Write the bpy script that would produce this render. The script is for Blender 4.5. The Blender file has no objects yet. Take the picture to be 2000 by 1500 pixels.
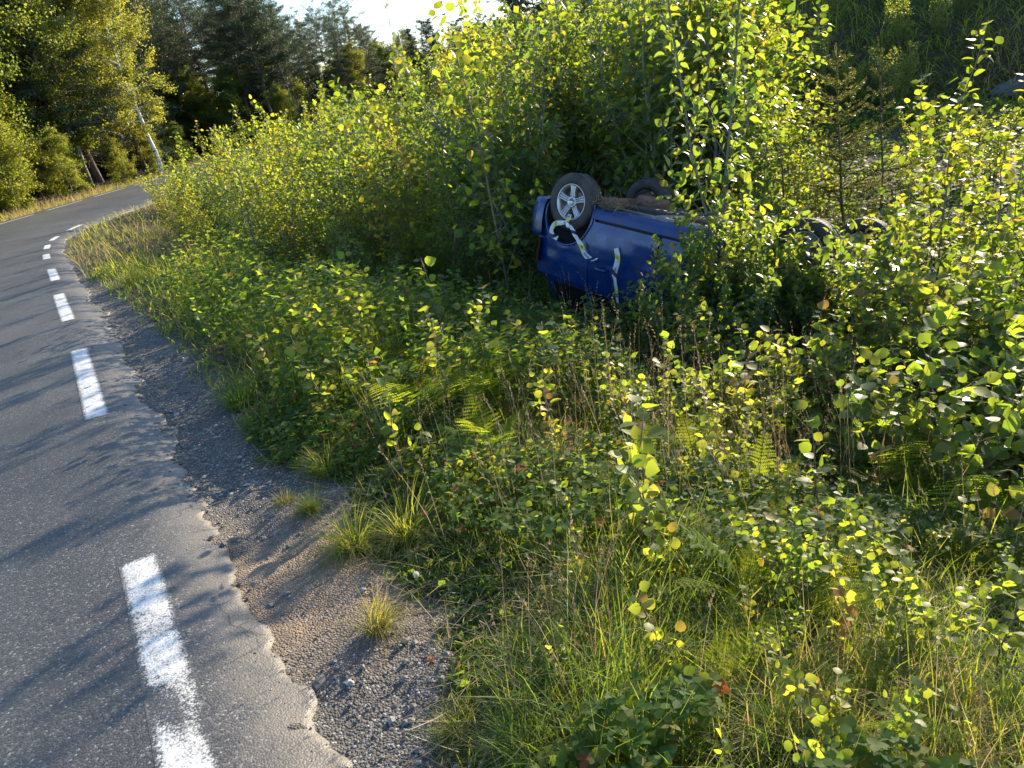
import bpy, math
import numpy as np
from mathutils import Matrix, Vector

# ------------------------------------------------------------------ camera, world, sun
scene = bpy.context.scene
COL = scene.collection
F_PX, PITCH, ROLL, CAM_H = 1455.0, math.radians(22.3), math.radians(12.5), 1.6
SUN_AZ, SUN_EL = math.radians(41.0), math.radians(18.0)     # azimuth from +Y towards +X

_f = np.array([0, math.cos(PITCH), -math.sin(PITCH)])
_r0 = np.array([1.0, 0, 0]); _u0 = np.cross(_r0, _f)
_R = math.cos(ROLL) * _r0 - math.sin(ROLL) * _u0
_D = -math.sin(ROLL) * _r0 - math.cos(ROLL) * _u0
EYE = np.array([0, 0, CAM_H])
cam_data = bpy.data.cameras.new('camera')
cam_data.sensor_width = 36.0
cam_data.lens = F_PX / 2000.0 * 36.0
cam_data.clip_start = 0.05
cam_data.clip_end = 1500.0
cam = bpy.data.objects.new('camera', cam_data)
COL.objects.link(cam)
m = Matrix.Identity(4)
for i in range(3):
    m[i][0], m[i][1], m[i][2], m[i][3] = _R[i], -_D[i], -_f[i], EYE[i]
cam.matrix_world = m
scene.camera = cam

world = bpy.data.worlds.new('World')
scene.world = world
world.use_nodes = True
wn = world.node_tree.nodes; wl = world.node_tree.links
wn.clear()
sky = wn.new('ShaderNodeTexSky'); sky.sky_type = 'NISHITA'; sky.sun_disc = False
sky.sun_elevation = SUN_EL; sky.sun_rotation = SUN_AZ
sky.altitude = 100; sky.air_density = 1.0; sky.dust_density = 0.6; sky.ozone_density = 2.5
bg = wn.new('ShaderNodeBackground'); bg.inputs['Strength'].default_value = 0.15
wo = wn.new('ShaderNodeOutputWorld')
wl.new(sky.outputs[0], bg.inputs[0]); wl.new(bg.outputs[0], wo.inputs[0])

sun_d = bpy.data.lights.new('sun', 'SUN')
sun_d.energy = 5.0; sun_d.angle = math.radians(0.5); sun_d.color = (1.0, 0.85, 0.61)
sun = bpy.data.objects.new('sun', sun_d); COL.objects.link(sun)
SUNV = Vector((math.sin(SUN_AZ) * math.cos(SUN_EL), math.cos(SUN_AZ) * math.cos(SUN_EL), math.sin(SUN_EL)))
sun.rotation_euler = SUNV.to_track_quat('Z', 'Y').to_euler()

vs = scene.view_settings
vs.view_transform = 'Standard'; vs.look = 'None'; vs.gamma = 1.0; vs.use_curve_mapping = False
vs.exposure = 1.6
scene.render.engine = 'CYCLES'
cy = scene.cycles
cy.max_bounces = 7; cy.diffuse_bounces = 3; cy.glossy_bounces = 2; cy.transmission_bounces = 4
cy.transparent_max_bounces = 6; cy.sample_clamp_indirect = 4.0
cy.use_denoising = True

# ------------------------------------------------------------------ helpers
RNG = np.random.default_rng(11)

def ray(px, py):
    d = _f * F_PX + _R * (px - 1000) + _D * (py - 750)
    return d / np.linalg.norm(d)

def proj(P):
    v = np.asarray(P, float) - EYE
    k = v @ _f
    return 1000 + F_PX * (v @ _R) / k, 750 + F_PX * (v @ _D) / k, k

def smooth(a, b, x):
    t = np.clip((x - a) / (b - a), 0, 1)
    return t * t * (3 - 2 * t)

def norm(v):
    return v / (np.linalg.norm(v, axis=-1, keepdims=True) + 1e-12)

class MB:
    """collects vertices, triangles and quads (each face with a 0..1 'var' value) for one mesh"""
    def __init__(self):
        self.V = []; self.T = []; self.Q = []; self.TA = []; self.QA = []; self.n = 0
    def add(self, V, T=None, Q=None, ta=0.5, qa=0.5):
        V = np.asarray(V, np.float64).reshape(-1, 3)
        if T is not None and len(T):
            T = np.asarray(T, np.int64); self.T.append(T + self.n)
            self.TA.append(np.broadcast_to(np.asarray(ta, float), (len(T),)))
        if Q is not None and len(Q):
            Q = np.asarray(Q, np.int64); self.Q.append(Q + self.n)
            self.QA.append(np.broadcast_to(np.asarray(qa, float), (len(Q),)))
        self.V.append(V); self.n += len(V)
    def mesh(self, name, mat, smooth_shade=True):
        V = np.concatenate(self.V) if self.V else np.zeros((0, 3))
        T = np.concatenate(self.T) if self.T else np.zeros((0, 3), int)
        Q = np.concatenate(self.Q) if self.Q else np.zeros((0, 4), int)
        A = np.concatenate([np.concatenate(self.TA) if self.TA else [], np.concatenate(self.QA) if self.QA else []])
        me = bpy.data.meshes.new(name)
        me.vertices.add(len(V)); me.vertices.foreach_set('co', V.astype(np.float32).ravel())
        me.loops.add(T.size + Q.size)
        me.loops.foreach_set('vertex_index', np.concatenate([T.ravel(), Q.ravel()]).astype(np.int32))
        nf = len(T) + len(Q)
        me.polygons.add(nf)
        st = np.concatenate([np.arange(len(T)) * 3, T.size + np.arange(len(Q)) * 4]).astype(np.int32)
        me.polygons.foreach_set('loop_start', st)
        me.polygons.foreach_set('use_smooth', np.full(nf, smooth_shade, bool))
        at = me.attributes.new('var', 'FLOAT', 'FACE'); at.data.foreach_set('value', A.astype(np.float32))
        me.materials.append(mat)
        me.update(calc_edges=True)
        return me
    def build(self, name, mat, parent=None, smooth_shade=True, mw=None):
        o = bpy.data.objects.new(name, self.mesh(name, mat, smooth_shade))
        COL.objects.link(o)
        if parent is not None: o.parent = parent
        if mw is not None: o.matrix_local = mw
        return o

def tag(o, label=None, cat=None, group=None, kind=None):
    if label: o['label'] = label
    if cat: o['category'] = cat
    if group: o['group'] = group
    if kind: o['kind'] = kind
    return o

def empty(name, loc=(0, 0, 0), rz=0.0, sc=1.0, label=None, cat=None, group=None):
    o = bpy.data.objects.new(name, None); COL.objects.link(o)
    o.empty_display_size = 0.2
    o.location = loc; o.rotation_euler = (0, 0, rz); o.scale = (sc, sc, sc)
    return tag(o, label, cat, group)

def tube(mb, pts, radii, n=5, a=0.5, cap=True):
    pts = np.asarray(pts, float); K = len(pts)
    radii = np.broadcast_to(np.asarray(radii, float), (K,))
    t = norm(np.gradient(pts, axis=0))
    ref = np.array([0.0, 0, 1.0]) if abs(t[0, 2]) < 0.9 else np.array([1.0, 0, 0])
    x = norm(np.cross(t, ref)); y = np.cross(t, x)
    ang = np.arange(n) / n * 2 * math.pi
    V = pts[:, None] + radii[:, None, None] * (np.cos(ang)[None, :, None] * x[:, None] + np.sin(ang)[None, :, None] * y[:, None])
    i = np.arange(K - 1)[:, None] * n; j = np.arange(n)[None]
    Q = np.stack([i + j, i + (j + 1) % n, i + n + (j + 1) % n, i + n + j], -1).reshape(-1, 4)
    V = V.reshape(-1, 3); T = []
    if cap:
        V = np.concatenate([V, pts[:1], pts[-1:]])
        for k in range(n):
            T.append((k, K * n, (k + 1) % n)); b = (K - 1) * n
            T.append((b + k, b + (k + 1) % n, K * n + 1))
    mb.add(V, T, Q, a, a)

def box(mb, lo, hi, a=0.5):
    x0, y0, z0 = lo; x1, y1, z1 = hi
    V = [(x0, y0, z0), (x1, y0, z0), (x1, y1, z0), (x0, y1, z0), (x0, y0, z1), (x1, y0, z1), (x1, y1, z1), (x0, y1, z1)]
    mb.add(V, None, [(0, 3, 2, 1), (4, 5, 6, 7), (0, 1, 5, 4), (1, 2, 6, 5), (2, 3, 7, 6), (3, 0, 4, 7)], qa=a)

def gridmesh(mb, P, a=0.5, keep=None, flip=False):
    """P: (nu,nv,3) grid of points"""
    nu, nv = P.shape[:2]
    i = np.arange(nu - 1)[:, None]; j = np.arange(nv - 1)[None]
    Q = np.stack([i * nv + j, (i + 1) * nv + j, (i + 1) * nv + j + 1, i * nv + j + 1], -1)
    Q = Q[keep] if keep is not None else Q.reshape(-1, 4)
    if flip: Q = Q[:, ::-1]
    Pf = P.reshape(-1, 3)
    if keep is not None:
        us, inv = np.unique(Q, return_inverse=True); Pf = Pf[us]; Q = inv.reshape(-1, 4)
        if not len(Q): return
    mb.add(Pf, None, Q, qa=a)

# leaf templates: local x across, y along (0..1), z up
def leaf_small():
    V = np.array([(0, 0, 0), (.36, .42, .05), (0, 1, -.06), (-.36, .42, .05), (0, .45, -.05)], float)
    return V, np.zeros((0, 3), int), np.array([(0, 1, 2, 4), (0, 4, 2, 3)])
def leaf_narrow():
    V = np.array([(0, 0, 0), (.2, .45, .05), (0, 1, -.1), (-.2, .45, .05), (0, .48, -.03)], float)
    return V, np.zeros((0, 3), int), np.array([(0, 1, 2, 4), (0, 4, 2, 3)])
def leaf_full(w=.48, tip=1.0, curl=.1, cup=.08):
    ys = np.array([0.0, .14, .42, .74]); ws = np.array([.06, .72, 1.0, .66]) * w
    V = []
    for y, q in zip(ys, ws):
        zc = -curl * y * y
        V += [(-q, y * tip, zc + cup * q / w), (0, y * tip, zc), (q, y * tip, zc + cup * q / w)]
    V.append((0, tip, -curl * 1.3)); V = np.array(V, float)
    Q = []
    for k in range(3):
        b = k * 3
        Q += [(b, b + 1, b + 4, b + 3), (b + 1, b + 2, b + 5, b + 4)]
    T = [(9, 10, 12), (10, 11, 12)]
    return V, np.array(T), np.array(Q)

def leaves(mb, pos, d, nrm, size, var, tmpl, width=None):
    """instance a leaf template at pos (N,3) along d with normal nrm"""
    N = len(pos)
    if N == 0: return
    V, T, Q = tmpl
    d = norm(d); x = norm(np.cross(d, nrm)); z = np.cross(x, d)
    size = np.broadcast_to(np.asarray(size, float), (N,))
    w = size if width is None else size * width
    W = pos[:, None] + (V[None, :, 0:1] * (x * w[:, None])[:, None] + V[None, :, 1:2] * (d * size[:, None])[:, None]
                        + V[None, :, 2:3] * (z * size[:, None])[:, None])
    off = (np.arange(N) * len(V))[:, None, None]
    var = np.broadcast_to(np.asarray(var, float), (N,))
    mb.add(W.reshape(-1, 3), (T[None] + off).reshape(-1, 3) if len(T) else None, (Q[None] + off).reshape(-1, 4) if len(Q) else None,
           np.repeat(var, len(T)) if len(T) else 0, np.repeat(var, len(Q)) if len(Q) else 0)

# ------------------------------------------------------------------ materials
def mat(name):
    mt = bpy.data.materials.new(name); mt.use_nodes = True
    nt = mt.node_tree; nt.nodes.clear()
    return mt, nt.nodes, nt.links

def ramp(N, stops, interp='LINEAR'):
    r = N.new('ShaderNodeValToRGB'); r.color_ramp.interpolation = interp
    e = r.color_ramp.elements
    e[0].position, e[0].color = stops[0][0], (*stops[0][1], 1)
    e[1].position, e[1].color = stops[-1][0], (*stops[-1][1], 1)
    for p, c in stops[1:-1]:
        k = e.new(p); k.color = (*c, 1)
    return r

def foliage(name, stops, trans_stops, tmix=.52, gloss=.42, spec=.3, objvar=.2):
    """thin leaf: reflecting face, translucent body; colour by the leaf's own value and the plant's"""
    mt, N, L = mat(name)
    at = N.new('ShaderNodeAttribute'); at.attribute_name = 'var'
    oi = N.new('ShaderNodeObjectInfo')
    ma = N.new('ShaderNodeMath'); ma.operation = 'MULTIPLY_ADD'
    ma.inputs[1].default_value = objvar * 2; ma.inputs[2].default_value = -objvar
    L.new(oi.outputs['Random'], ma.inputs[0])
    ad = N.new('ShaderNodeMath'); ad.operation = 'ADD'; ad.use_clamp = True
    L.new(at.outputs['Fac'], ad.inputs[0]); L.new(ma.outputs[0], ad.inputs[1])
    r1 = ramp(N, stops); r2 = ramp(N, trans_stops)
    L.new(ad.outputs[0], r1.inputs[0]); L.new(ad.outputs[0], r2.inputs[0])
    p = N.new('ShaderNodeBsdfPrincipled'); p.inputs['Roughness'].default_value = gloss
    p.inputs['Specular IOR Level'].default_value = spec
    L.new(r1.outputs[0], p.inputs['Base Color'])
    t = N.new('ShaderNodeBsdfTranslucent'); L.new(r2.outputs[0], t.inputs['Color'])
    mx = N.new('ShaderNodeMixShader'); mx.inputs[0].default_value = tmix
    L.new(p.outputs[0], mx.inputs[1]); L.new(t.outputs[0], mx.inputs[2])
    o = N.new('ShaderNodeOutputMaterial'); L.new(mx.outputs[0], o.inputs[0])
    return mt

def plain(name, col, rough=.6, metal=0.0, coat=0.0, spec=.5, noise=None, bump=0.0, nscale=20.0):
    mt, N, L = mat(name)
    p = N.new('ShaderNodeBsdfPrincipled')
    p.inputs['Base Color'].default_value = (*col, 1); p.inputs['Roughness'].default_value = rough
    p.inputs['Metallic'].default_value = metal; p.inputs['Coat Weight'].default_value = coat
    p.inputs['Coat Roughness'].default_value = .06; p.inputs['Specular IOR Level'].default_value = spec
    if noise is not None or bump:
        tc = N.new('ShaderNodeTexCoord')
        nz = N.new('ShaderNodeTexNoise'); nz.inputs['Scale'].default_value = nscale; nz.inputs['Detail'].default_value = 5
        L.new(tc.outputs['Object'], nz.inputs['Vector'])
        if noise is not None:
            r = ramp(N, [(.35, col), (.68, noise)]); L.new(nz.outputs['Fac'], r.inputs[0]); L.new(r.outputs[0], p.inputs['Base Color'])
        if bump:
            b = N.new('ShaderNodeBump'); b.inputs['Strength'].default_value = bump; b.inputs['Distance'].default_value = .02
            L.new(nz.outputs['Fac'], b.inputs['Height']); L.new(b.outputs[0], p.inputs['Normal'])
    o = N.new('ShaderNodeOutputMaterial'); L.new(p.outputs[0], o.inputs[0])
    return mt

G = dict(
    birch=foliage('birch_leaf', [(0, (.032, .062, .018)), (.6, (.055, .095, .02)), (.95, (.11, .12, .025)), (1, (.15, .1, .03))],
                  [(0, (.16, .28, .02)), (.5, (.38, .48, .025)), (.88, (.64, .58, .03)), (1, (.6, .38, .03))], gloss=.5, spec=.2),
    sallow=foliage('sallow_leaf', [(0, (.03, .06, .025)), (.6, (.045, .085, .025)), (.92, (.09, .11, .03)), (1, (.16, .09, .03))],
                   [(0, (.13, .25, .03)), (.55, (.36, .45, .03)), (.88, (.64, .56, .03)), (1, (.6, .36, .03))], gloss=.4),
    aspen=foliage('aspen_leaf', [(0, (.04, .075, .03)), (.6, (.06, .1, .03)), (.9, (.13, .14, .04)), (1, (.2, .12, .05))],
                  [(0, (.18, .3, .03)), (.5, (.38, .5, .03)), (.9, (.62, .6, .05)), (1, (.6, .38, .06))], gloss=.48, spec=.22),
    broad=foliage('broadleaf_leaf', [(0, (.03, .055, .018)), (.6, (.055, .085, .022)), (1, (.1, .11, .03))],
                  [(0, (.16, .26, .03)), (.55, (.4, .44, .04)), (1, (.62, .54, .06))], gloss=.4),
    needle=foliage('pine_needle', [(0, (.018, .036, .02)), (.6, (.03, .055, .028)), (1, (.07, .075, .03))],
                   [(0, (.03, .06, .02)), (.6, (.07, .11, .03)), (1, (.16, .16, .05))], tmix=.25, gloss=.5),
    spruce=foliage('spruce_needle', [(0, (.02, .036, .014)), (.6, (.035, .055, .018)), (1, (.08, .09, .03))],
                   [(0, (.06, .09, .02)), (.6, (.17, .19, .03)), (1, (.4, .38, .06))], tmix=.28, gloss=.5),
    grass=foliage('grass_blade', [(0, (.03, .07, .02)), (.45, (.06, .1, .025)), (.7, (.13, .13, .04)), (1, (.3, .23, .11))],
                  [(0, (.13, .26, .03)), (.5, (.38, .48, .03)), (.74, (.54, .48, .06)), (1, (.46, .35, .15))], tmix=.48, gloss=.5, spec=.2, objvar=0),
    weed=foliage('weed_leaf', [(0, (.03, .065, .022)), (.6, (.05, .095, .025)), (.93, (.1, .11, .03)), (1, (.2, .07, .03))],
                 [(0, (.12, .25, .03)), (.6, (.3, .4, .03)), (.93, (.46, .42, .04)), (1, (.5, .16, .04))], gloss=.6, spec=.12, objvar=0),
    fern=foliage('fern_frond', [(0, (.035, .075, .018)), (.7, (.06, .11, .02)), (1, (.14, .12, .03))],
                 [(0, (.2, .36, .02)), (.7, (.42, .52, .03)), (1, (.55, .48, .05))], gloss=.7, spec=.05),
    straw=foliage('dry_stalk', [(0, (.13, .09, .05)), (.6, (.25, .19, .11)), (1, (.36, .3, .2))],
                  [(0, (.14, .09, .04)), (.6, (.28, .2, .1)), (1, (.38, .3, .18))], tmix=.3, gloss=.5, objvar=0),
    bark=plain('brown_bark', (.06, .045, .032), .85, noise=(.13, .1, .075), bump=.5, nscale=30),
    twig=plain('red_brown_twig', (.1, .065, .045), .6, noise=(.2, .15, .1), nscale=25),
    pinebark=plain('pine_bark', (.1, .075, .06), .9, noise=(.19, .13, .1), bump=.6, nscale=6),
    greybark=plain('grey_bark', (.1, .1, .08), .75, noise=(.19, .18, .14), bump=.3, nscale=14),
)
def birch_bark():
    mt, N, L = mat('white_birch_bark')
    tc = N.new('ShaderNodeTexCoord'); mp = N.new('ShaderNodeMapping'); mp.inputs['Scale'].default_value = (2.5, 2.5, 7)
    L.new(tc.outputs['Object'], mp.inputs[0])
    nz = N.new('ShaderNodeTexNoise'); nz.inputs['Scale'].default_value = 1.2; nz.inputs['Detail'].default_value = 4
    L.new(mp.outputs[0], nz.inputs['Vector'])
    r = ramp(N, [(.36, (.05, .045, .04)), (.45, (.5, .49, .46)), (.7, (.66, .64, .6))]); L.new(nz.outputs['Fac'], r.inputs[0])
    p = N.new('ShaderNodeBsdfPrincipled'); p.inputs['Roughness'].default_value = .6; L.new(r.outputs[0], p.inputs['Base Color'])
    o = N.new('ShaderNodeOutputMaterial'); L.new(p.outputs[0], o.inputs[0]); return mt
G['birchbark'] = birch_bark()

def asphalt_color(N, L):
    """shared by the road and the worn paint on it: world-space aggregate"""
    ge = N.new('ShaderNodeNewGeometry')
    vo = N.new('ShaderNodeTexVoronoi'); vo.inputs['Scale'].default_value = 135
    L.new(ge.outputs['Position'], vo.inputs['Vector'])
    sp = N.new('ShaderNodeSeparateColor'); L.new(vo.outputs['Color'], sp.inputs[0])
    r = ramp(N, [(0, (.036, .036, .038)), (.5, (.052, .052, .054)), (.84, (.078, .077, .077)), (.95, (.12, .118, .115)), (1, (.24, .235, .225))])
    L.new(sp.outputs[0], r.inputs[0])
    nz = N.new('ShaderNodeTexNoise'); nz.inputs['Scale'].default_value = 1.1; nz.inputs['Detail'].default_value = 6; nz.inputs['Roughness'].default_value = .65
    L.new(ge.outputs['Position'], nz.inputs['Vector'])
    r2 = ramp(N, [(.3, (.66, .66, .67)), (.5, (.95, .94, .93)), (.72, (1.3, 1.26, 1.2))]); L.new(nz.outputs['Fac'], r2.inputs[0])
    mx = N.new('ShaderNodeMix'); mx.data_type = 'RGBA'; mx.blend_type = 'MULTIPLY'; mx.inputs['Factor'].default_value = 1
    L.new(r.outputs[0], mx.inputs['A']); L.new(r2.outputs[0], mx.inputs['B'])
    n2 = N.new('ShaderNodeTexNoise'); n2.inputs['Scale'].default_value = 60; n2.inputs['Detail'].default_value = 3
    L.new(ge.outputs['Position'], n2.inputs['Vector'])
    ma = N.new('ShaderNodeMath'); ma.operation = 'MULTIPLY_ADD'; ma.inputs[1].default_value = -1.0
    L.new(vo.outputs['Distance'], ma.inputs[0]); L.new(n2.outputs['Fac'], ma.inputs[2])
    return ge, vo, mx.outputs['Result'], ma.outputs[0]

def asphalt_mat():
    mt, N, L = mat('asphalt')
    ge, vo, col, hgt = asphalt_color(N, L)
    # sand and dust towards the ragged edge
    at = N.new('ShaderNodeAttribute'); at.attribute_name = 'edge'
    nz = N.new('ShaderNodeTexNoise'); nz.inputs['Scale'].default_value = 9; nz.inputs['Detail'].default_value = 6
    L.new(ge.outputs['Position'], nz.inputs['Vector'])
    mu = N.new('ShaderNodeMath'); mu.operation = 'MULTIPLY'; L.new(at.outputs['Fac'], mu.inputs[0]); L.new(nz.outputs['Fac'], mu.inputs[1])
    cl = ramp(N, [(.22, (0, 0, 0)), (.5, (.95, .95, .95))]); L.new(mu.outputs[0], cl.inputs[0])
    mx = N.new('ShaderNodeMix'); mx.data_type = 'RGBA'; L.new(cl.outputs[0], mx.inputs['Factor']); L.new(col, mx.inputs['A'])
    mx.inputs['B'].default_value = (.105, .094, .083, 1)
    ns = N.new('ShaderNodeTexNoise'); ns.inputs['Scale'].default_value = 3.5; ns.inputs['Detail'].default_value = 4; L.new(ge.outputs['Position'], ns.inputs['Vector'])
    vm = N.new('ShaderNodeMix'); vm.data_type = 'VECTOR'; vm.inputs['Factor'].default_value = .3; L.new(ge.outputs['Position'], vm.inputs['A']); L.new(ns.outputs['Color'], vm.inputs['B'])
    vc = N.new('ShaderNodeTexVoronoi'); vc.feature = 'DISTANCE_TO_EDGE'; vc.inputs['Scale'].default_value = 2.1; L.new(vm.outputs['Result'], vc.inputs['Vector'])
    cr = ramp(N, [(.0, (.75, .75, .75)), (.014, (0, 0, 0))]); L.new(vc.outputs['Distance'], cr.inputs[0])
    nm = N.new('ShaderNodeTexNoise'); nm.inputs['Scale'].default_value = .9; nm.inputs['Detail'].default_value = 3; L.new(ge.outputs['Position'], nm.inputs['Vector'])
    ea = N.new('ShaderNodeMath'); ea.operation = 'MULTIPLY_ADD'; ea.inputs[1].default_value = .35; L.new(at.outputs['Fac'], ea.inputs[0]); L.new(nm.outputs['Fac'], ea.inputs[2])
    cm = ramp(N, [(.58, (0, 0, 0)), (.72, (1, 1, 1))]); L.new(ea.outputs[0], cm.inputs[0])
    mm_ = N.new('ShaderNodeMath'); mm_.operation = 'MULTIPLY'; L.new(cr.outputs[0], mm_.inputs[0]); L.new(cm.outputs[0], mm_.inputs[1])
    m3 = N.new('ShaderNodeMix'); m3.data_type = 'RGBA'; L.new(mm_.outputs[0], m3.inputs['Factor']); L.new(mx.outputs['Result'], m3.inputs['A']); m3.inputs['B'].default_value = (.012, .011, .01, 1)
    nb = N.new('ShaderNodeTexNoise'); nb.inputs['Scale'].default_value = .35; nb.inputs['Detail'].default_value = 3; L.new(ge.outputs['Position'], nb.inputs['Vector'])
    rb = ramp(N, [(.35, (.8, .8, .82)), (.65, (1.15, 1.14, 1.1))]); L.new(nb.outputs['Fac'], rb.inputs[0])
    m4 = N.new('ShaderNodeMix'); m4.data_type = 'RGBA'; m4.blend_type = 'MULTIPLY'; m4.inputs['Factor'].default_value = 1; L.new(m3.outputs['Result'], m4.inputs['A']); L.new(rb.outputs[0], m4.inputs['B'])
    p = N.new('ShaderNodeBsdfPrincipled'); p.inputs['Roughness'].default_value = .55; p.inputs['Specular IOR Level'].default_value = .5
    L.new(m4.outputs['Result'], p.inputs['Base Color'])
    b = N.new('ShaderNodeBump'); b.inputs['Strength'].default_value = .6; b.inputs['Distance'].default_value = .003
    L.new(hgt, b.inputs['Height']); L.new(b.outputs[0], p.inputs['Normal'])
    o = N.new('ShaderNodeOutputMaterial'); L.new(p.outputs[0], o.inputs[0]); return mt

def paint_mat():
    mt, N, L = mat('worn_white_paint')
    ge, vo, col, hgt = asphalt_color(N, L)
    at = N.new('ShaderNodeAttribute'); at.attribute_name = 'mask'
    nz = N.new('ShaderNodeTexNoise'); nz.inputs['Scale'].default_value = 38; nz.inputs['Detail'].default_value = 5; nz.inputs['Roughness'].default_value = .7
    L.new(ge.outputs['Position'], nz.inputs['Vector'])
    ad = N.new('ShaderNodeMath'); ad.operation = 'MULTIPLY_ADD'; ad.inputs[1].default_value = .9; L.new(nz.outputs['Fac'], ad.inputs[0]); L.new(at.outputs['Fac'], ad.inputs[2])
    vd = N.new('ShaderNodeMath'); vd.operation = 'MULTIPLY_ADD'; vd.inputs[1].default_value = -.55; L.new(vo.outputs['Distance'], vd.inputs[0]); L.new(ad.outputs[0], vd.inputs[2])
    cl = ramp(N, [(.48, (0, 0, 0)), (.92, (1, 1, 1))]); L.new(vd.outputs[0], cl.inputs[0])
    n3 = N.new('ShaderNodeTexNoise'); n3.inputs['Scale'].default_value = 14; n3.inputs['Detail'].default_value = 6; L.new(ge.outputs['Position'], n3.inputs['Vector'])
    wc = ramp(N, [(.3, (.4, .4, .39)), (.65, (.6, .6, .59))]); L.new(n3.outputs['Fac'], wc.inputs[0])
    mx = N.new('ShaderNodeMix'); mx.data_type = 'RGBA'; L.new(cl.outputs[0], mx.inputs['Factor']); L.new(col, mx.inputs['A']); L.new(wc.outputs[0], mx.inputs['B'])
    p = N.new('ShaderNodeBsdfPrincipled'); p.inputs['Roughness'].default_value = .55
    L.new(mx.outputs['Result'], p.inputs['Base Color'])
    b = N.new('ShaderNodeBump'); b.inputs['Strength'].default_value = .5; b.inputs['Distance'].default_value = .002
    L.new(hgt, b.inputs['Height']); L.new(b.outputs[0], p.inputs['Normal'])
    o = N.new('ShaderNodeOutputMaterial'); L.new(p.outputs[0], o.inputs[0]); return mt

def soil_mat():
    """one sheet: grey gravel shoulder at the road, brown disturbed soil, leaf litter under the plants"""
    mt, N, L = mat('verge_soil')
    ge = N.new('ShaderNodeNewGeometry')
    at = N.new('ShaderNodeAttribute'); at.attribute_name = 'gravel'
    bt = N.new('ShaderNodeAttribute'); bt.attribute_name = 'dirt'
    vo = N.new('ShaderNodeTexVoronoi'); vo.inputs['Scale'].default_value = 115; L.new(ge.outputs['Position'], vo.inputs['Vector'])
    sp = N.new('ShaderNodeSeparateColor'); L.new(vo.outputs['Color'], sp.inputs[0])
    rg = ramp(N, [(0, (.045, .042, .04)), (.6, (.09, .085, .08)), (.92, (.15, .145, .135)), (1, (.32, .31, .29))]); L.new(sp.outputs[0], rg.inputs[0])
    nz = N.new('ShaderNodeTexNoise'); nz.inputs['Scale'].default_value = 16; nz.inputs['Detail'].default_value = 9; nz.inputs['Roughness'].default_value = .7; L.new(ge.outputs['Position'], nz.inputs['Vector'])
    rl = ramp(N, [(.3, (.022, .018, .012)), (.55, (.055, .043, .026)), (.75, (.1, .08, .045))]); L.new(nz.outputs['Fac'], rl.inputs[0])
    rd = ramp(N, [(.3, (.13, .095, .065)), (.7, (.26, .195, .14))]); L.new(nz.outputs['Fac'], rd.inputs[0])
    m1 = N.new('ShaderNodeMix'); m1.data_type = 'RGBA'; L.new(at.outputs['Fac'], m1.inputs['Factor']); L.new(rl.outputs[0], m1.inputs['A']); L.new(rg.outputs[0], m1.inputs['B'])
    m2 = N.new('ShaderNodeMix'); m2.data_type = 'RGBA'; L.new(bt.outputs['Fac'], m2.inputs['Factor']); L.new(m1.outputs['Result'], m2.inputs['A']); L.new(rd.outputs[0], m2.inputs['B'])
    p = N.new('ShaderNodeBsdfPrincipled'); p.inputs['Roughness'].default_value = .85; p.inputs['Specular IOR Level'].default_value = .25
    L.new(m2.outputs['Result'], p.inputs['Base Color'])
    ad = N.new('ShaderNodeMath'); ad.operation = 'SUBTRACT'; L.new(nz.outputs['Fac'], ad.inputs[0]); L.new(vo.outputs['Distance'], ad.inputs[1])
    b = N.new('ShaderNodeBump'); b.inputs['Strength'].default_value = .8; b.inputs['Distance'].default_value = .012
    L.new(ad.outputs[0], b.inputs['Height']); L.new(b.outputs[0], p.inputs['Normal'])
    o = N.new('ShaderNodeOutputMaterial'); L.new(p.outputs[0], o.inputs[0]); return mt

M_ASPH, M_PAINT, M_SOIL = asphalt_mat(), paint_mat(), soil_mat()

# ------------------------------------------------------------------ road line and terrain
_key = np.array([(2.2, -5.0), (0.98, -2.6), (-.1, -.45), (-1.12, 1.6), (-1.74, 2.82), (-2.87, 4.95), (-4.03, 7.15), (-4.98, 8.9), (-6.1, 10.95), (-6.97, 12.6), (-7.95, 14.4),
                 (-9.15, 16.6), (-10.2, 18.7), (-11.0, 20.6), (-11.6, 23.2), (-11.6, 26), (-11.0, 30), (-10.1, 35), (-8.0, 45), (-4.0, 54), (3.0, 62), (14, 70)], float)
def catmull(P, n=14):
    P = np.vstack([2 * P[0] - P[1], P, 2 * P[-1] - P[-2]]); out = []
    t = np.arange(n)[:, None] / n
    for i in range(1, len(P) - 2):
        a, b, c, d = P[i - 1], P[i], P[i + 1], P[i + 2]
        out.append(.5 * (2 * b + (c - a) * t + (2 * a - 5 * b + 4 * c - d) * t ** 2 + (3 * b - a - 3 * c + d) * t ** 3))
    out.append(P[-2:-1]); return np.vstack(out)
LINE = catmull(_key)                        # right painted edge line (centre of the dashes)
LINE_L = np.r_[0, np.cumsum(np.linalg.norm(np.diff(LINE, axis=0), axis=1))]
LT = norm(np.gradient(LINE, axis=0)); LN = np.stack([LT[:, 1], -LT[:, 0]], 1)     # LN points right, away from the road
EDGE_OFF, ROAD_W = 0.37, 5.7
def line_at(l):
    return np.stack([np.interp(l, LINE_L, LINE[:, k]) for k in (0, 1)], -1), norm(np.stack([np.interp(l, LINE_L, LN[:, k]) for k in (0, 1)], -1))

def road_z(y, s):
    """height of the road surface at signed distance s from the asphalt edge (negative on the road)"""
    bank = .002 + smooth(13, 25, y) * .05
    d = np.clip(-s, 0, ROAD_W + EDGE_OFF)
    return bank * d + .012 * np.minimum(d, 2.5) - .55 * np.clip(.42 - d, 0, .42) ** 2

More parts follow.
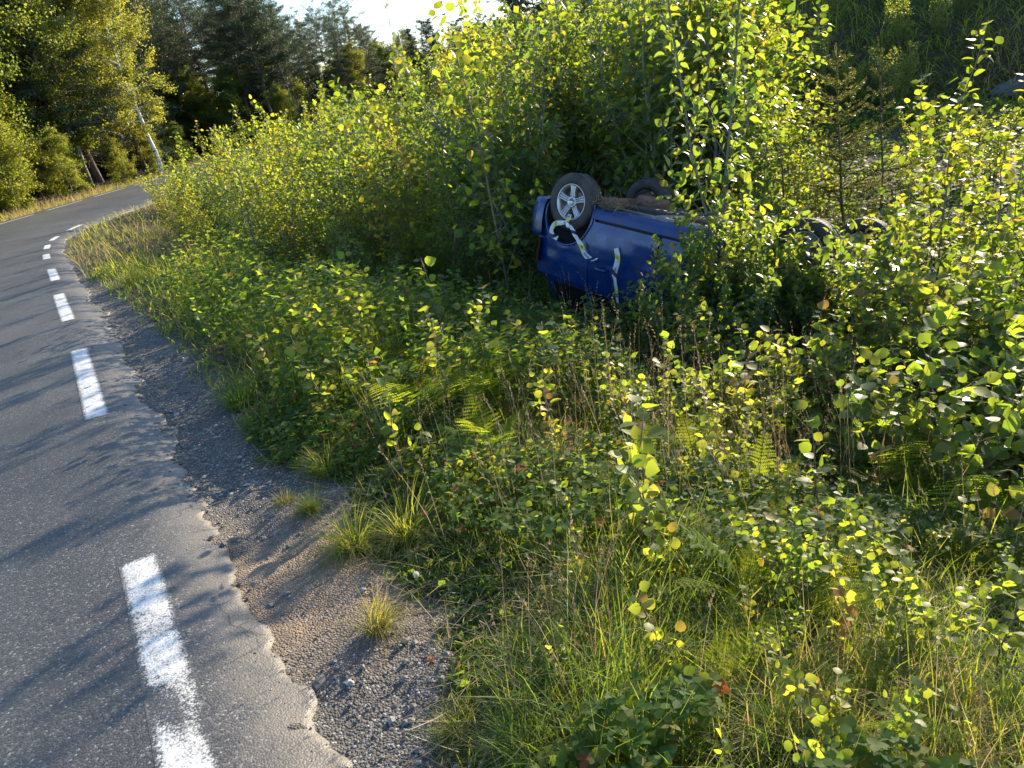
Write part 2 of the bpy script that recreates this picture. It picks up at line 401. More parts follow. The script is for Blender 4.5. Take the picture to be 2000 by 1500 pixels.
def signed(x, y):
    """signed distance from the asphalt edge, and length along the line"""
    x = np.asarray(x, float).ravel(); y = np.asarray(y, float).ravel()
    s = np.empty(len(x)); l = np.empty(len(x))
    for a in range(0, len(x), 20000):
        dx = x[a:a + 20000, None] - LINE[None, :, 0]; dy = y[a:a + 20000, None] - LINE[None, :, 1]
        k = np.argmin(dx * dx + dy * dy, 1); r = np.arange(len(k))
        s[a:a + 20000] = dx[r, k] * LN[k, 0] + dy[r, k] * LN[k, 1]
        l[a:a + 20000] = LINE_L[k] + dx[r, k] * LT[k, 0] + dy[r, k] * LT[k, 1]
    return s - EDGE_OFF, l

def vnoise(x, y, sc, seed=0):
    """cheap value noise"""
    x = np.asarray(x) * sc; y = np.asarray(y) * sc
    xi = np.floor(x).astype(int); yi = np.floor(y).astype(int); u = x - xi; v = y - yi
    u = u * u * (3 - 2 * u); v = v * v * (3 - 2 * v)
    def h(a, b):
        k = (a * 374761393 + b * 668265263 + seed * 974634613) & 0xffffffff
        k = ((k ^ (k >> 13)) * 1274126177) & 0xffffffff
        return ((k ^ (k >> 16)) & 0xffff) / 65535.0
    return (h(xi, yi) * (1 - u) + h(xi + 1, yi) * u) * (1 - v) + (h(xi, yi + 1) * (1 - u) + h(xi + 1, yi + 1) * u) * v - .5

def terrain(x, y, full=False):
    sh = np.shape(x); x = np.asarray(x, float).ravel(); y = np.asarray(y, float).ravel()
    s, l = signed(x, y)
    re = road_z(y, np.zeros_like(y))
    sr = np.clip(s, 0, None)
    zr = -.012 * smooth(0, .1, sr) - .005 - .1 * smooth(.25, 1.4, sr) - .92 * smooth(1.0, 4.2, sr) - .25 * smooth(4, 9, sr) + re
    q = x / np.maximum(y, 1.0)
    hill = np.clip((y * .9 + x * .43) - 21.0, 0, None)
    hill = 8.5 * (1 - np.exp(-hill * .62 / 8.5)) * smooth(.05, .24, q) * smooth(8, 16, y)
    zr = zr + hill * smooth(2, 6, sr) + 1.0 * smooth(26, 50, y) * smooth(1, 5, sr) * (1 - smooth(.05, .2, q))
    zl = road_z(y, s) - .005 - .055 * smooth(.04, .22, -s)
    sl = np.clip(-s - ROAD_W - EDGE_OFF, 0, None)
    zl = zl - .1 * smooth(0, .8, sl) + .35 * smooth(2, 7, sl) + 1.6 * smooth(8, 40, sl)
    z = np.where(s > 0, zr, zl)
    z = z + (vnoise(x, y, .7, 1) * .16 + vnoise(x, y, 2.3, 2) * .07) * smooth(.5, 2, np.where(s > 0, sr, sl))
    z = z + (vnoise(x, y, 7, 5) * .035 + vnoise(x, y, 19, 6) * .014) * smooth(.02, .2, np.where(s > 0, sr, sl))
    z = z + (vnoise(x, y, 8, 15) * .03 + vnoise(x, y, 17, 16) * .016) * smooth(.3, .1, np.abs(s))
    if full: return z.reshape(sh), s.reshape(sh), l.reshape(sh)
    return z.reshape(sh)

def on_ground(px, py):
    """world point of the ground seen at a photo pixel"""
    d = ray(px, py); t = np.linspace(.8, 60, 900)
    P = EYE + d * t[:, None]; f = P[:, 2] - terrain(P[:, 0], P[:, 1])
    i = int(np.argmax(f < 0)) if (f < 0).any() else len(t) - 1
    return P[i]

def grass_width(l, y):
    """bare gravel between the asphalt and the first grass, by distance along the road"""
    return np.interp(l - LINE_L[14 * 3], [-3, -.4, 0, .35, .9, 1.5, 2.1, 3.6, 5.8, 8.5, 13, 17], [.05, .2, .48, .5, .34, .62, .36, .44, .4, .3, .12, .05])

# tensor grid, dense near the camera
def axis(lo, a, b, hi, fine, grow):
    mid = np.arange(a, b + 1e-6, fine); L = [a]; st = fine
    while L[-1] > lo: st *= grow; L.append(L[-1] - st)
    H = [b]; st = fine
    while H[-1] < hi: st *= grow; H.append(H[-1] + st)
    return np.r_[np.array(L[:0:-1]), mid, np.array(H[1:])]
gx = axis(-260, -5.5, 5.0, 260, .055, 1.055); gy = axis(-120, .6, 9.0, 420, .055, 1.05)
X, Y = np.meshgrid(gx, gy, indexing='ij')
Z, S, Lh = terrain(X, Y, True)
mb = MB(); gridmesh(mb, np.stack([X, Y, Z], -1))
ground = mb.build('ground', M_SOIL); tag(ground, 'soil and leaf litter of the verge, ditch and hillside', kind='structure')
gw = grass_width(Lh, Y)
grav = (1 - smooth(.8, 1.5, S / np.maximum(gw, .05) + vnoise(X, Y, 9, 8) * .5)) * (S > -ROAD_W - 1)
P0 = np.array([-.92, 2.62])
dirt = np.exp(-(((X - P0[0]) * .8) ** 2 + ((Y - P0[1]) * 1.0) ** 2) / .26) * 1.3
for nm, A in (('gravel', np.clip(grav, 0, 1)), ('dirt', np.clip(dirt + vnoise(X, Y, 11, 4) * .5 * (dirt > .1), 0, 1))):
    at = ground.data.attributes.new(nm, 'FLOAT', 'POINT'); at.data.foreach_set('value', A.astype(np.float32).ravel())

# road sheet with a ragged, drooping right edge
ls = np.concatenate([np.arange(0, 16, .03), np.arange(16, 30, .1), np.arange(30, LINE_L[-1], .5)])
C, Nn = line_at(ls)
rag = vnoise(ls, ls * 0, 1.3, 3) * .12 + vnoise(ls, ls * 0, 5, 4) * .05 + vnoise(ls, ls * 0, 14, 9) * .035 + vnoise(ls, ls * 0, 33, 10) * .03 + np.abs(vnoise(ls, ls * 0, 4.1, 19)) * -.05
cross = np.array([-ROAD_W - EDGE_OFF, -5, -4, -3.2, -2.4, -1.8, -1.3, -.9, -.7, -.6, -.53, -.48, -.44, -.4, -.36, -.32, -.28, -.25, -.21, -.17, -.14, -.11, -.08, -.05, -.03, 0.0, .0])
PX = np.zeros((len(ls), len(cross), 3)); ED = np.zeros((len(ls), len(cross)))
for j, c in enumerate(cross):
    off = c + EDGE_OFF + rag * smooth(-.5, 0, c)
    xy = C + Nn * off[:, None]
    PX[:, j, :2] = xy
    PX[:, j, 2] = road_z(xy[:, 1], off - EDGE_OFF) - (.022 if j == len(cross) - 1 else 0) + (vnoise(xy[:, 0], xy[:, 1], 12, 12) * .003 * smooth(-.3, 0, c))
    ED[:, j] = smooth(-.5, .05, c)
mb = MB(); gridmesh(mb, PX, flip=True)
road = mb.build('road', M_ASPH); tag(road, 'narrow grey asphalt road curving away to the left', kind='structure')
at = road.data.attributes.new('edge', 'FLOAT', 'POINT'); at.data.foreach_set('value', ED.astype(np.float32).ravel())

def wear1(l, o):
    a = l_of(-1.33, 1.83); return .42 * np.exp(-((l - a + o * 1.6) / .13) ** 2) * (.6 + .4 * (o < .02)) + .08 + .12 * (vnoise(l, o, 6, 91) > .2)
def marking(name, l0, l1, off, half, wear, label, pad=.012):
    n = max(6, int((l1 - l0) / .04)); l = np.linspace(l0 - pad, l1 + pad, n)
    c, nn = line_at(l); w = np.linspace(-half - pad, half + pad, 15)
    P = np.zeros((n, 15, 3)); Mk = np.zeros((n, 15))
    for j, o in enumerate(w):
        xy = c + nn * (off + o); P[:, j, :2] = xy
        P[:, j, 2] = road_z(xy[:, 1], np.full(n, off + o - EDGE_OFF)) + (.0006 if wear is wear1 else .0016)
        de = np.minimum(half - abs(o), np.minimum(l - l0, l1 - l))
        Mk[:, j] = np.clip(.5 + de * 16, -.4, .78) - wear(l, o)
    m_ = MB(); gridmesh(m_, P, flip=True)
    ob = m_.build(name, M_PAINT); tag(ob, label, kind='structure')
    a = ob.data.attributes.new('mask', 'FLOAT', 'POINT'); a.data.foreach_set('value', Mk.astype(np.float32).ravel())
def l_of(x, y): return float(signed([x], [y])[1][0])
dashes = [((-.95, 1.25), (-1.77, 2.85)), ((-2.87, 4.95), (-4.03, 7.15)), ((-4.95, 8.75), (-6.1, 10.95)), ((-6.97, 12.5), (-7.86, 14.2)), ((-8.9, 16.1), (-9.4, 17.1)),
          ((-10.05, 18.3), (-10.45, 19.3)), ((-10.9, 20.3), (-11.2, 21.2)), ((-11.5, 22.5), (-11.6, 23.6))]
for k, (p, q) in enumerate(dashes):
    marking('edge_line_dash', l_of(*p), l_of(*q), 0.0, .068, wear1 if k == 0 else (lambda l, o: .03 + 0 * l),
            'white edge line dash on the asphalt, number %s from the camera' % ['nearest', 'second', 'third', 'fourth', 'fifth', 'sixth', 'seventh', 'eighth'][k])
for k in range(9):
    l0 = l_of(-11.4, 24) + k * 3.0
    if k < 8: marking('edge_line_dash', l0 - 6, l0 - 6 + 2.2, -5.25, .06, lambda l, o: .03 + 0 * l, 'thin white edge line on the far side of the bend')
marking('edge_line_dash', 2.0, 3.2, 0.0, .068, lambda l, o: .05 + 0 * l, 'white edge line dash behind the viewpoint')

# ------------------------------------------------------------------ plant builders
UP = np.array([0, 0, 1.0])
class LeafBag:
    def __init__(self): self.p = []; self.d = []; self.n = []; self.s = []; self.v = []
    def put(self, p, d, n, s, v):
        self.p.append(p); self.d.append(d); self.n.append(n); self.s.append(s); self.v.append(v)
    def flush(self, mb, tmpl, width=None):
        if self.p: leaves(mb, np.concatenate(self.p), np.concatenate(self.d), np.concatenate(self.n), np.concatenate(self.s), np.concatenate(self.v), tmpl, width)

def leafy(bag, r, pts, gap, size, var, start=0.0, droop=.3, upn=1.0, spread=.8):
    """alternate leaves along a polyline"""
    seg = np.diff(pts, axis=0); L = np.r_[0, np.cumsum(np.linalg.norm(seg, axis=1))]
    n = int(L[-1] * (1 - start) / gap)
    if n < 1: return
    t = L[-1] * (start + (1 - start) * (np.arange(n) + r.random(n)) / n)
    p = np.stack([np.interp(t, L, pts[:, k]) for k in range(3)], 1)
    ax = norm(pts[-1] - pts[0])
    side = norm(np.cross(ax, UP) + 1e-3); oth = np.cross(side, ax)
    ang = np.arange(n) * 2.4 + r.random() * 6 + r.normal(0, .5, n)
    rad = np.cos(ang)[:, None] * side + np.sin(ang)[:, None] * oth
    d = norm(ax * .55 + rad * spread + r.normal(0, .25, (n, 3)) - UP * droop)
    nr = norm(UP * upn + r.normal(0, .55, (n, 3)))
    s = size * (.65 + .6 * r.random(n))
    p = p + d * (s * .25)[:, None]
    bag.put(p, d, nr, s, np.clip(var + r.normal(0, .16, n), 0, 1))

def shrub(seed, h, stems, nb, blen, leaf, gap, mats, tmpl, width=None, spread=.25, ang=.9, first=.12, twigs=3, droop=.25, rad=.0145, var=.5, yellow=.0, bend=.1):
    """multi-stemmed broadleaf plant; returns (trunk mesh, crown mesh)"""
    r = np.random.default_rng(seed); wood = MB(); crown = MB(); bag = LeafBag()
    for si in range(stems):
        hs = h * (1 - .35 * r.random() * (si > 0)); az = r.random() * 6.28
        out = np.array([math.cos(az), math.sin(az), 0]); K = 9; t = np.linspace(0, 1, K)
        base = out * spread * .25 * r.random() * (stems > 1)
        pts = base + UP * (hs * t)[:, None] + out * (spread * hs * (.35 * t + .4 * t * t) * (.4 + .8 * r.random()) * (stems > 1) + bend * hs * t * t * .5)[:, None]
        pts[1:, :2] += np.cumsum(r.normal(0, .012 * hs, (K - 1, 2)), 0)
        tube(wood, pts, np.linspace(rad * hs / 2, rad * hs / 9, K), 5)
        ga = r.random() * 6
        for b in range(nb):
            tb = first + (.96 - first) * (b + r.random()) / nb
            o = np.array([np.interp(tb, t, pts[:, k]) for k in range(3)])
            L = blen * hs * ((1 - tb) ** .75 * .9 + .1) * (.6 + .7 * r.random())
            ga += 2.4 + r.normal(0, .4); a = ang * (.75 + .5 * r.random())
            dr = np.array([math.cos(ga) * math.sin(a), math.sin(ga) * math.sin(a), math.cos(a)])
            u = np.linspace(0, 1, 5)[:, None]
            bp = o + dr * L * u + UP * L * .18 * u * u * r.normal(.3, .8) + r.normal(0, .02 * L, (5, 3)) * u
            tube(wood, bp, np.linspace(rad * hs / 5 * (1.1 - tb), .0012, 5), 3, cap=False)
            vv = var + yellow * tb + r.normal(0, .07)
            leafy(bag, r, bp, gap, leaf, vv, .12, droop)
            for q in range(twigs):
                uu = .25 + .65 * (q + r.random()) / twigs
                oo = bp[0] + (bp[-1] - bp[0]) * uu
                sg = 1 if q % 2 else -1
                sd = norm(np.cross(dr, UP)) * sg
                dd = norm(dr * .8 + sd * .8 + UP * r.normal(.1, .35))
                tl = L * (.5 - .25 * uu) * (.7 + .6 * r.random())
                tp = oo + dd * tl * np.linspace(0, 1, 3)[:, None]
                tube(wood, tp, [.002, .0015, .001], 3, cap=False)
                leafy(bag, r, tp, gap, leaf, vv, .08, droop)
        leafy(bag, r, pts[K // 2:], gap * .8, leaf, var + yellow, 0, droop * .3)
    bag.flush(crown, tmpl, width)
    return wood.mesh('trunk', mats[1]), crown.mesh('crown', mats[0])

def shoot(seed, h, leaf, gap, mats, tmpl, nb=3, var=.65, lean=.1, rad=.006, start=.12):
    """slender young shoot with few large leaves"""
    r = np.random.default_rng(seed); wood = MB(); crown = MB(); bag = LeafBag()
    K = 9; t = np.linspace(0, 1, K); az = r.random() * 6.28
    pts = UP * (h * t)[:, None] + np.array([math.cos(az), math.sin(az), 0]) * (lean * h * t * t)[:, None]
    pts[1:, :2] += np.cumsum(r.normal(0, .012 * h, (K - 1, 2)), 0)
    tube(wood, pts, np.linspace(rad, rad * .3, K), 5)
    leafy(bag, r, pts, gap, leaf, var, start, .1, spread=1.0)
    for b in range(nb):
        tb = .15 + .55 * (b + r.random()) / nb
        o = np.array([np.interp(tb, t, pts[:, k]) for k in range(3)]); g = r.random() * 6.28; a = .6 + .4 * r.random()
        L = h * (.2 + .25 * r.random()) * (1.1 - tb)
        bp = o + np.array([math.cos(g) * math.sin(a), math.sin(g) * math.sin(a), math.cos(a)]) * L * np.linspace(0, 1, 4)[:, None]
        tube(wood, bp, np.linspace(rad * .5, rad * .2, 4), 3, cap=False)
        leafy(bag, r, bp, gap, leaf * .9, var, .15, .15, spread=1.0)
    bag.flush(crown, tmpl)
    return wood.mesh('stem', mats[1]), crown.mesh('leaves', mats[0])

def needles(mb, r, pts, per_m, ln, wd, var, fwd_=.7):
    seg = np.diff(pts, axis=0); L = np.r_[0, np.cumsum(np.linalg.norm(seg, axis=1))]
    n = max(4, int(L[-1] * per_m)); t = L[-1] * r.random(n)
    p = np.stack([np.interp(t, L, pts[:, k]) for k in range(3)], 1)
    ax = norm(pts[-1] - pts[0]); side = norm(np.cross(ax, UP) + 1e-3); oth = np.cross(side, ax)
    a = r.random(n) * 6.28
    rad = np.cos(a)[:, None] * side + np.sin(a)[:, None] * (oth * .8) + UP * .15
    d = norm(ax * fwd_ + rad); w = norm(np.cross(d, r.normal(0, 1, (n, 3)))) * wd
    l_ = ln * (.7 + .5 * r.random(n))[:, None]
    V = np.stack([p - w, p + w, p + d * l_], 1).reshape(-1, 3)
    mb.add(V, np.arange(3 * n).reshape(-1, 3), ta=np.clip(var + r.normal(0, .12, n), 0, 1))

def spruce(seed, h, width, whorl=.17, nb=6, per_m=420, ln=.022, wd=.002, leader=.3, rad=.02):
    r = np.random.default_rng(seed); wood = MB(); crown = MB()
    K = 8; t = np.linspace(0, 1, K); pts = UP * (h * t)[:, None]; pts[1:, :2] += np.cumsum(r.normal(0, .004 * h, (K - 1, 2)), 0)
    tube(wood, pts, np.linspace(rad, .004, K), 7)
    needles(crown, r, pts[-3:], per_m, ln, wd, .7, .9)
    z = h * .1; ga = 0
    while z < h - leader * .5:
        tb = z / h; o = np.array([np.interp(tb, t, pts[:, k]) for k in range(3)])
        for b in range(nb):
            ga += 6.28 / nb + r.normal(0, .25)
            L = width * min(1.0, (1 - tb) ** .85 * 1.15 + .06) * (.7 + .45 * r.random()); el = -.05 + .75 * tb + r.normal(0, .08)
            dr = np.array([math.cos(ga) * math.cos(el), math.sin(ga) * math.cos(el), math.sin(el)])
            u = np.linspace(0, 1, 5)[:, None]
            bp = o + UP * r.normal(0, .03) + dr * L * u + UP * (L * .22 * (u * u - .5 * u))
            tube(wood, bp, np.linspace(.006 * (1.2 - tb), .0015, 5), 4, cap=False)
            needles(crown, r, bp, per_m, ln, wd, .45 + .3 * tb)
            nt = int(L / .055); sd = norm(np.cross(dr, UP))
            for q in range(nt):
                uu = .15 + .8 * (q + .5) / nt; oo = o + dr * L * uu + UP * (L * .22 * (uu * uu - .5 * uu))
                tl = L * .42 * (1.05 - uu) + .03; dd = norm(dr * .75 + sd * (1 if q % 2 else -1) + UP * r.normal(0, .15))
                tp = np.stack([oo, oo + dd * tl * .6, oo + dd * tl])
                needles(crown, r, tp, per_m, ln, wd, .45 + .3 * tb + .1 * uu)
        z += whorl * (.75 + .5 * r.random())
    return wood.mesh('trunk', G['bark']), crown.mesh('crown', G['spruce'])

def pine(seed, h, bare=.45, width=.2, dense=1.0, kind='pine'):
    """tall forest conifer: bare trunk with dead snags, irregular plates of needles"""
    r = np.random.default_rng(seed); wood = MB(); crown = MB()
    K = 9; t = np.linspace(0, 1, K); pts = UP * (h * t)[:, None]; pts[1:, :2] += np.cumsum(r.normal(0, .008 * h, (K - 1, 2)), 0)
    tube(wood, pts, np.linspace(.0125 * h, .02, K), 7)
    nb = int(46 * dense); ga = 0
    for b in range(nb):
        tb = bare + (.99 - bare) * (b + r.random()) / nb; ga += 2.4 + r.normal(0, .5)
        o = np.array([np.interp(tb, t, pts[:, k]) for k in range(3)])
        f = (1 - tb) / (1 - bare)
        if kind == 'pine': L = h * width * (.35 + .75 * math.sin(math.pi * min(1, f * .75 + .12))) * (.5 + .8 * r.random()); el = .25 + .5 * (1 - f) + r.normal(0, .15)
        else: L = h * width * (f ** .9 + .05) * (.7 + .5 * r.random()); el = -.15 + .5 * (1 - f) + r.normal(0, .1)
        dr = np.array([math.cos(ga) * math.cos(el), math.sin(ga) * math.cos(el), math.sin(el)])
        u = np.linspace(0, 1, 5)[:, None]; bp = o + dr * L * u + UP * L * .12 * u * u * r.normal(-.3, .8)
        tube(wood, bp, np.linspace(.0035 * h * (.4 + f), .012, 5), 4, cap=False)
        nc = max(2, int(L / (.26 if kind == 'pine' else .2)))
        c = bp[0] + (bp[-1] - bp[0]) * (.25 + .8 * r.random(nc))[:, None] + r.normal(0, .16, (nc, 3)) * np.array([1, 1, .45]) * max(.5, L * .4)
        per = 30; n = nc * per
        p = np.repeat(c, per, 0) + r.normal(0, 1, (n, 3)) * np.array([.24, .24, .1])
        d = norm(r.normal(0, .6, (n, 3)) + dr * .5 + UP * .35); w = norm(np.cross(d, r.normal(0, 1, (n, 3)))) * .022; ln = (.16 + .14 * r.random(n))[:, None]
        V = np.stack([p - w, p + w, p + d * ln], 1).reshape(-1, 3)
        crown.add(V, np.arange(3 * n).reshape(-1, 3), ta=np.clip(np.repeat(.45 + r.normal(0, .14, nc) + .15 * tb, per) + r.normal(0, .1, n), 0, 1))
    for b in range(14):
        tb = bare * (.3 + .7 * r.random()); o = np.array([np.interp(tb, t, pts[:, k]) for k in range(3)]); g = r.random() * 6.28
        tube(wood, [o, o + np.array([math.cos(g), math.sin(g), r.normal(-.1, .2)]) * (.5 + r.random()) * h * .06, o + np.array([math.cos(g), math.sin(g), -.25]) * (.7 + r.random()) * h * .1], [.02, .012, .006], 3, cap=False)
    return wood.mesh('trunk', G['pinebark']), crown.mesh('crown', G['needle'])

def bigleaf(seed, h, w, nclump, per, leaf, bark, first=.2, var=.5, lean=0.0, shape=1.0, rad=.014, tmpl=None):
    """large broadleaf tree: tapered trunk, forked limbs, clumped leaves with gaps"""
    r = np.random.default_rng(seed); wood = MB(); crown = MB(); bag = LeafBag()
    K = 10; t = np.linspace(0, 1, K); pts = UP * (h * .96 * t)[:, None] + np.array([1.0, 0, 0]) * (lean * h * t)[:, None]
    pts[1:, :2] += np.cumsum(r.normal(0, .011 * h, (K - 1, 2)), 0)
    tube(wood, pts, np.linspace(rad * h, .012, K), 8)
    ga = 0
    for b in range(nclump):
        tb = first + (1 - first) * ((b + r.random()) / nclump) ** .9; ga += 2.4 + r.normal(0, .6)
        o = np.array([np.interp(tb, t, pts[:, k]) for k in range(3)]); f = (1 - tb) / (1 - first)
        L = w * (math.sin(math.pi * min(.97, f * .72 + .13)) ** shape) * (.45 + .7 * r.random()); el = .45 + .5 * (1 - f) + r.normal(0, .2)
        dr = np.array([math.cos(ga) * math.cos(el), math.sin(ga) * math.cos(el), math.sin(el)])
        u = np.linspace(0, 1, 6)[:, None]; bp = o + dr * L * u - UP * L * .28 * u * u * (.4 + r.random()) + r.normal(0, .03 * L, (6, 3)) * u
        tube(wood, bp, np.linspace(rad * h * .32 * (.3 + f), .006, 6), 4, cap=False)
        nt = 5
        for q in range(nt):
            uu = .3 + .7 * (q + r.random()) / nt
            c = bp[0] + (bp[-1] - bp[0]) * uu - UP * L * .28 * (uu * uu - uu) * -.0; c = np.array([np.interp(uu, np.linspace(0, 1, 6), bp[:, k]) for k in range(3)])
            e = c + norm(r.normal(0, 1, 3) + dr * .7) * L * .28
            tube(wood, [c, (c + e) / 2 + r.normal(0, .03, 3), e], [.008, .005, .003], 3, cap=False)
            n = per; k = r.random(n)[:, None]
            p = c + (e - c) * k * 1.15 + r.normal(0, 1, (n, 3)) * np.array([.26, .26, .17]) * (.35 + .16 * L)
            d = norm(r.normal(0, .7, (n, 3)) + dr * .5 - UP * .35); nr = norm(UP + r.normal(0, .6, (n, 3)) + dr * .3)
            bag.put(p, d, nr, leaf * (.7 + .6 * r.random(n)), np.clip(var + r.normal(0, .1) + r.normal(0, .15, n), 0, 1))
    bag.flush(crown, tmpl or leaf_small())
    return wood.mesh('trunk', bark), crown.mesh('crown', G['broad'])

def plant(name, meshes, loc, rz, sc, label, cat, group=None, tilt=(0, 0)):
    e = empty(name, loc, rz, sc, label, cat, group)
    e.rotation_euler = (tilt[0], tilt[1], rz)
    for me in meshes:
        nm = me.name.split('.')[0]
        o = bpy.data.objects.new(nm, me); COL.objects.link(o); o.parent = e
    return e

MARKS = [((1108, 385), 'the upturned alloy wheel'), ((1200, 540), 'the hanging police tape'), ((1640, 300), 'the broad young spruce'), ((1690, 590), 'the nose of the car'), ((1740, 960), 'the large arching fern'),
         ((560, 1000), 'the bare dirt patch'), ((250, 400), 'the far bend'), ((170, 750), 'the second white dash'), ((1370, 1290), 'the fine yellow-green tussock'), ((1290, 1080), 'the pale aspen shoot'), ((885, 620), 'the tallest aspen shoot'),
         ((1060, 740), 'the sunlit clump'), ((780, 200), 'the bare silver trunk'), ((1410, 560), 'the two bare sallow stems'), ((1930, 400), 'the slim yellow birches'), ((745, 800), 'the dark arching tussock'), ((1965, 170), 'the grey rock'), ((1080, 1075), 'the pink clover head'), ((110, 490), 'the sixth white dash')]
def beside(px, py):
    k = min(MARKS, key=lambda q: (q[0][0] - px) ** 2 + (q[0][1] - py) ** 2); dx, dy = px - k[0][0], py - k[0][1]
    rel = ('left of ' if dx < 0 else 'right of ') if abs(dx) > abs(dy) else ('beyond ' if dy < 0 else 'in front of ')
    return rel + k[1]
MATS = dict(birch=(G['birch'], G['twig']), sallow=(G['sallow'], G['greybark']), aspen=(G['aspen'], G['twig']))
LS, LNW, LF = leaf_small(), leaf_narrow(), leaf_full()
BUSH = []      # (meshes, natural height, kind)
for k in range(6):
    BUSH.append((shrub(100 + k, 2.6, 3 + k % 3, 24, .3, .064, .036, MATS['birch'], LS, spread=.22, yellow=.1 * (k % 2), var=.42 + .06 * (k % 3)), 2.6, 'birch'))
for k in range(6):
    BUSH.append((shrub(200 + k, 2.4, 4 + k % 3, 21, .32, .078, .042, MATS['sallow'], LNW if k % 2 else LS, spread=.3, ang=.75, yellow=.08 * (k % 2), var=.42 + .05 * (k % 3)), 2.4, 'sallow'))
SLIM = [(shrub(300 + k, 2.6, 1 + k % 2, 24, .2, .068, .045, MATS['birch'], LF, spread=.12, ang=.8, twigs=2, yellow=.1, var=.5, rad=.009), 2.6, 'birch') for k in range(4)]
TALL = [(shrub(400 + k, 3.6, 2 + k, 28, .2, .095, .052, MATS['sallow'], leaf_full(.34, curl=.16), spread=.14, ang=.65, twigs=2, yellow=.08, var=.5, rad=.012), 3.6, 'sallow') for k in range(3)]
YOUNG = [(shrub(500 + k, 1.3, 2 + k % 3, 12, .32, .072, .045, MATS['aspen'], LF, spread=.35, ang=.8, twigs=2, yellow=.1, var=.48, rad=.008), 1.3, 'aspen') for k in range(5)]
SHOOT = [(shoot(600 + k, .8, .068, .032, MATS['aspen'], LF, nb=2 + k % 3, var=.6 + .1 * (k % 3)), .8, 'aspen') for k in range(6)]

SALY = [(shrub(900 + k, 1.6, 3 + k % 2, 17, .27, .088, .047, MATS['sallow'], leaf_full(.33, curl=.14), spread=.3, ang=.7, twigs=2, yellow=.1, var=.4, rad=.009), 1.6, 'sallow') for k in range(3)]
# ------------------------------------------------------------------ car placement (needed to keep the thicket clear of it)
CAR_O = np.array([1.5976, 8.6114, -.008])
CAR_M = np.array([[.63299, -.69971, -.33124], [-.74717, -.66417, -.02482], [-.20263, .26320, -.94322]])
def carpt(x, y, z): return CAR_O + CAR_M @ np.array([x, y, z - .18])

# ------------------------------------------------------------------ thicket
top_x = np.array([-400, 290, 340, 400, 450, 600, 690, 790, 825, 900, 1000, 1100, 1250, 1400, 1500, 1560, 1640, 1720, 1800, 1900, 2000, 2400])
top_y = np.array([420, 330, 285, 240, 225, 200, 178, 150, 70, 45, 10, -60, -160, -160, -60, 200, 320, 310, 160, 200, 190, 140])
def room(x, y, z):
    """height a plant at this spot may have so the skyline of the thicket keeps the photo's profile"""
    px, py, k = proj((x, y, z + .3))
    lo, hi = .2, 6.0
    for _ in range(24):
        mdl = (lo + hi) / 2; a, b, _k = proj((x, y, z + mdl))
        if b > np.interp(a, top_x, top_y): lo = mdl
        else: hi = mdl
    return lo
def over_car(x, y, pad=.35):
    d = CAR_M.T @ (np.array([x, y, -.6]) - CAR_O)
    return -.75 - pad < d[0] < 3.5 + pad and -1.0 - pad < d[1] < 1.0 + pad

cand = []
for yy in np.arange(5.6, 36, .9):
    for xx in np.arange(-15, 17, .9):
        cand.append((xx + RNG.uniform(-.4, .4), yy + RNG.uniform(-.4, .4)))
cand = np.array(cand); cs, cl_ = signed(cand[:, 0], cand[:, 1]); cz = terrain(cand[:, 0], cand[:, 1])
spots = []
for (x, y), s, z in zip(cand, cs, cz):
    r_ = math.hypot(x, y); px, py, k = proj((x, y, z))
    front = np.interp(px, [0, 290, 400, 560, 700, 900, 1000, 1480, 1600, 1800, 2000], [40, 26, 15.5, 12.2, 10.2, 8.9, 8.6, 8.2, 6.4, 4.6, 4.2])
    if s < 1.5 or r_ < front or px < 150 or px > 2250 or over_car(x, y): continue
    if min(math.hypot(x - 5.22, y - 8.77), math.hypot(x - 6.35, y - 9.7)) < 1.1: continue
    if x / y > .2 and r_ > 23: continue
    if s > 15 and y > 22: continue
    if y > 16 and RNG.random() < .3: continue
    if vnoise(x, y, .55, 95) < -.27 and px < 1040: continue
    if 1000 < px < 1640 and r_ < 8.9 and y < 9.8 and not (px > 1560 and r_ < 5.4): 
        if CAR_M.T[1] @ (np.array([x, y, -.6]) - CAR_O) > -.9: continue
    spots.append((x, y, z, r_, px, py))
spots.sort(key=lambda q: q[3])
zone_names = {'far': ('%s bush in the sunlit bank beside the bend', 'bushes in the bank by the bend'),
              'left': ('%s bush in the thicket left of the car', 'bushes left of the car'),
              'behind': ('backlit %s bush growing behind the car', 'bushes behind the car'),
              'right': ('yellow-green %s bush right of the car', 'bushes right of the car')}
nbush = 0
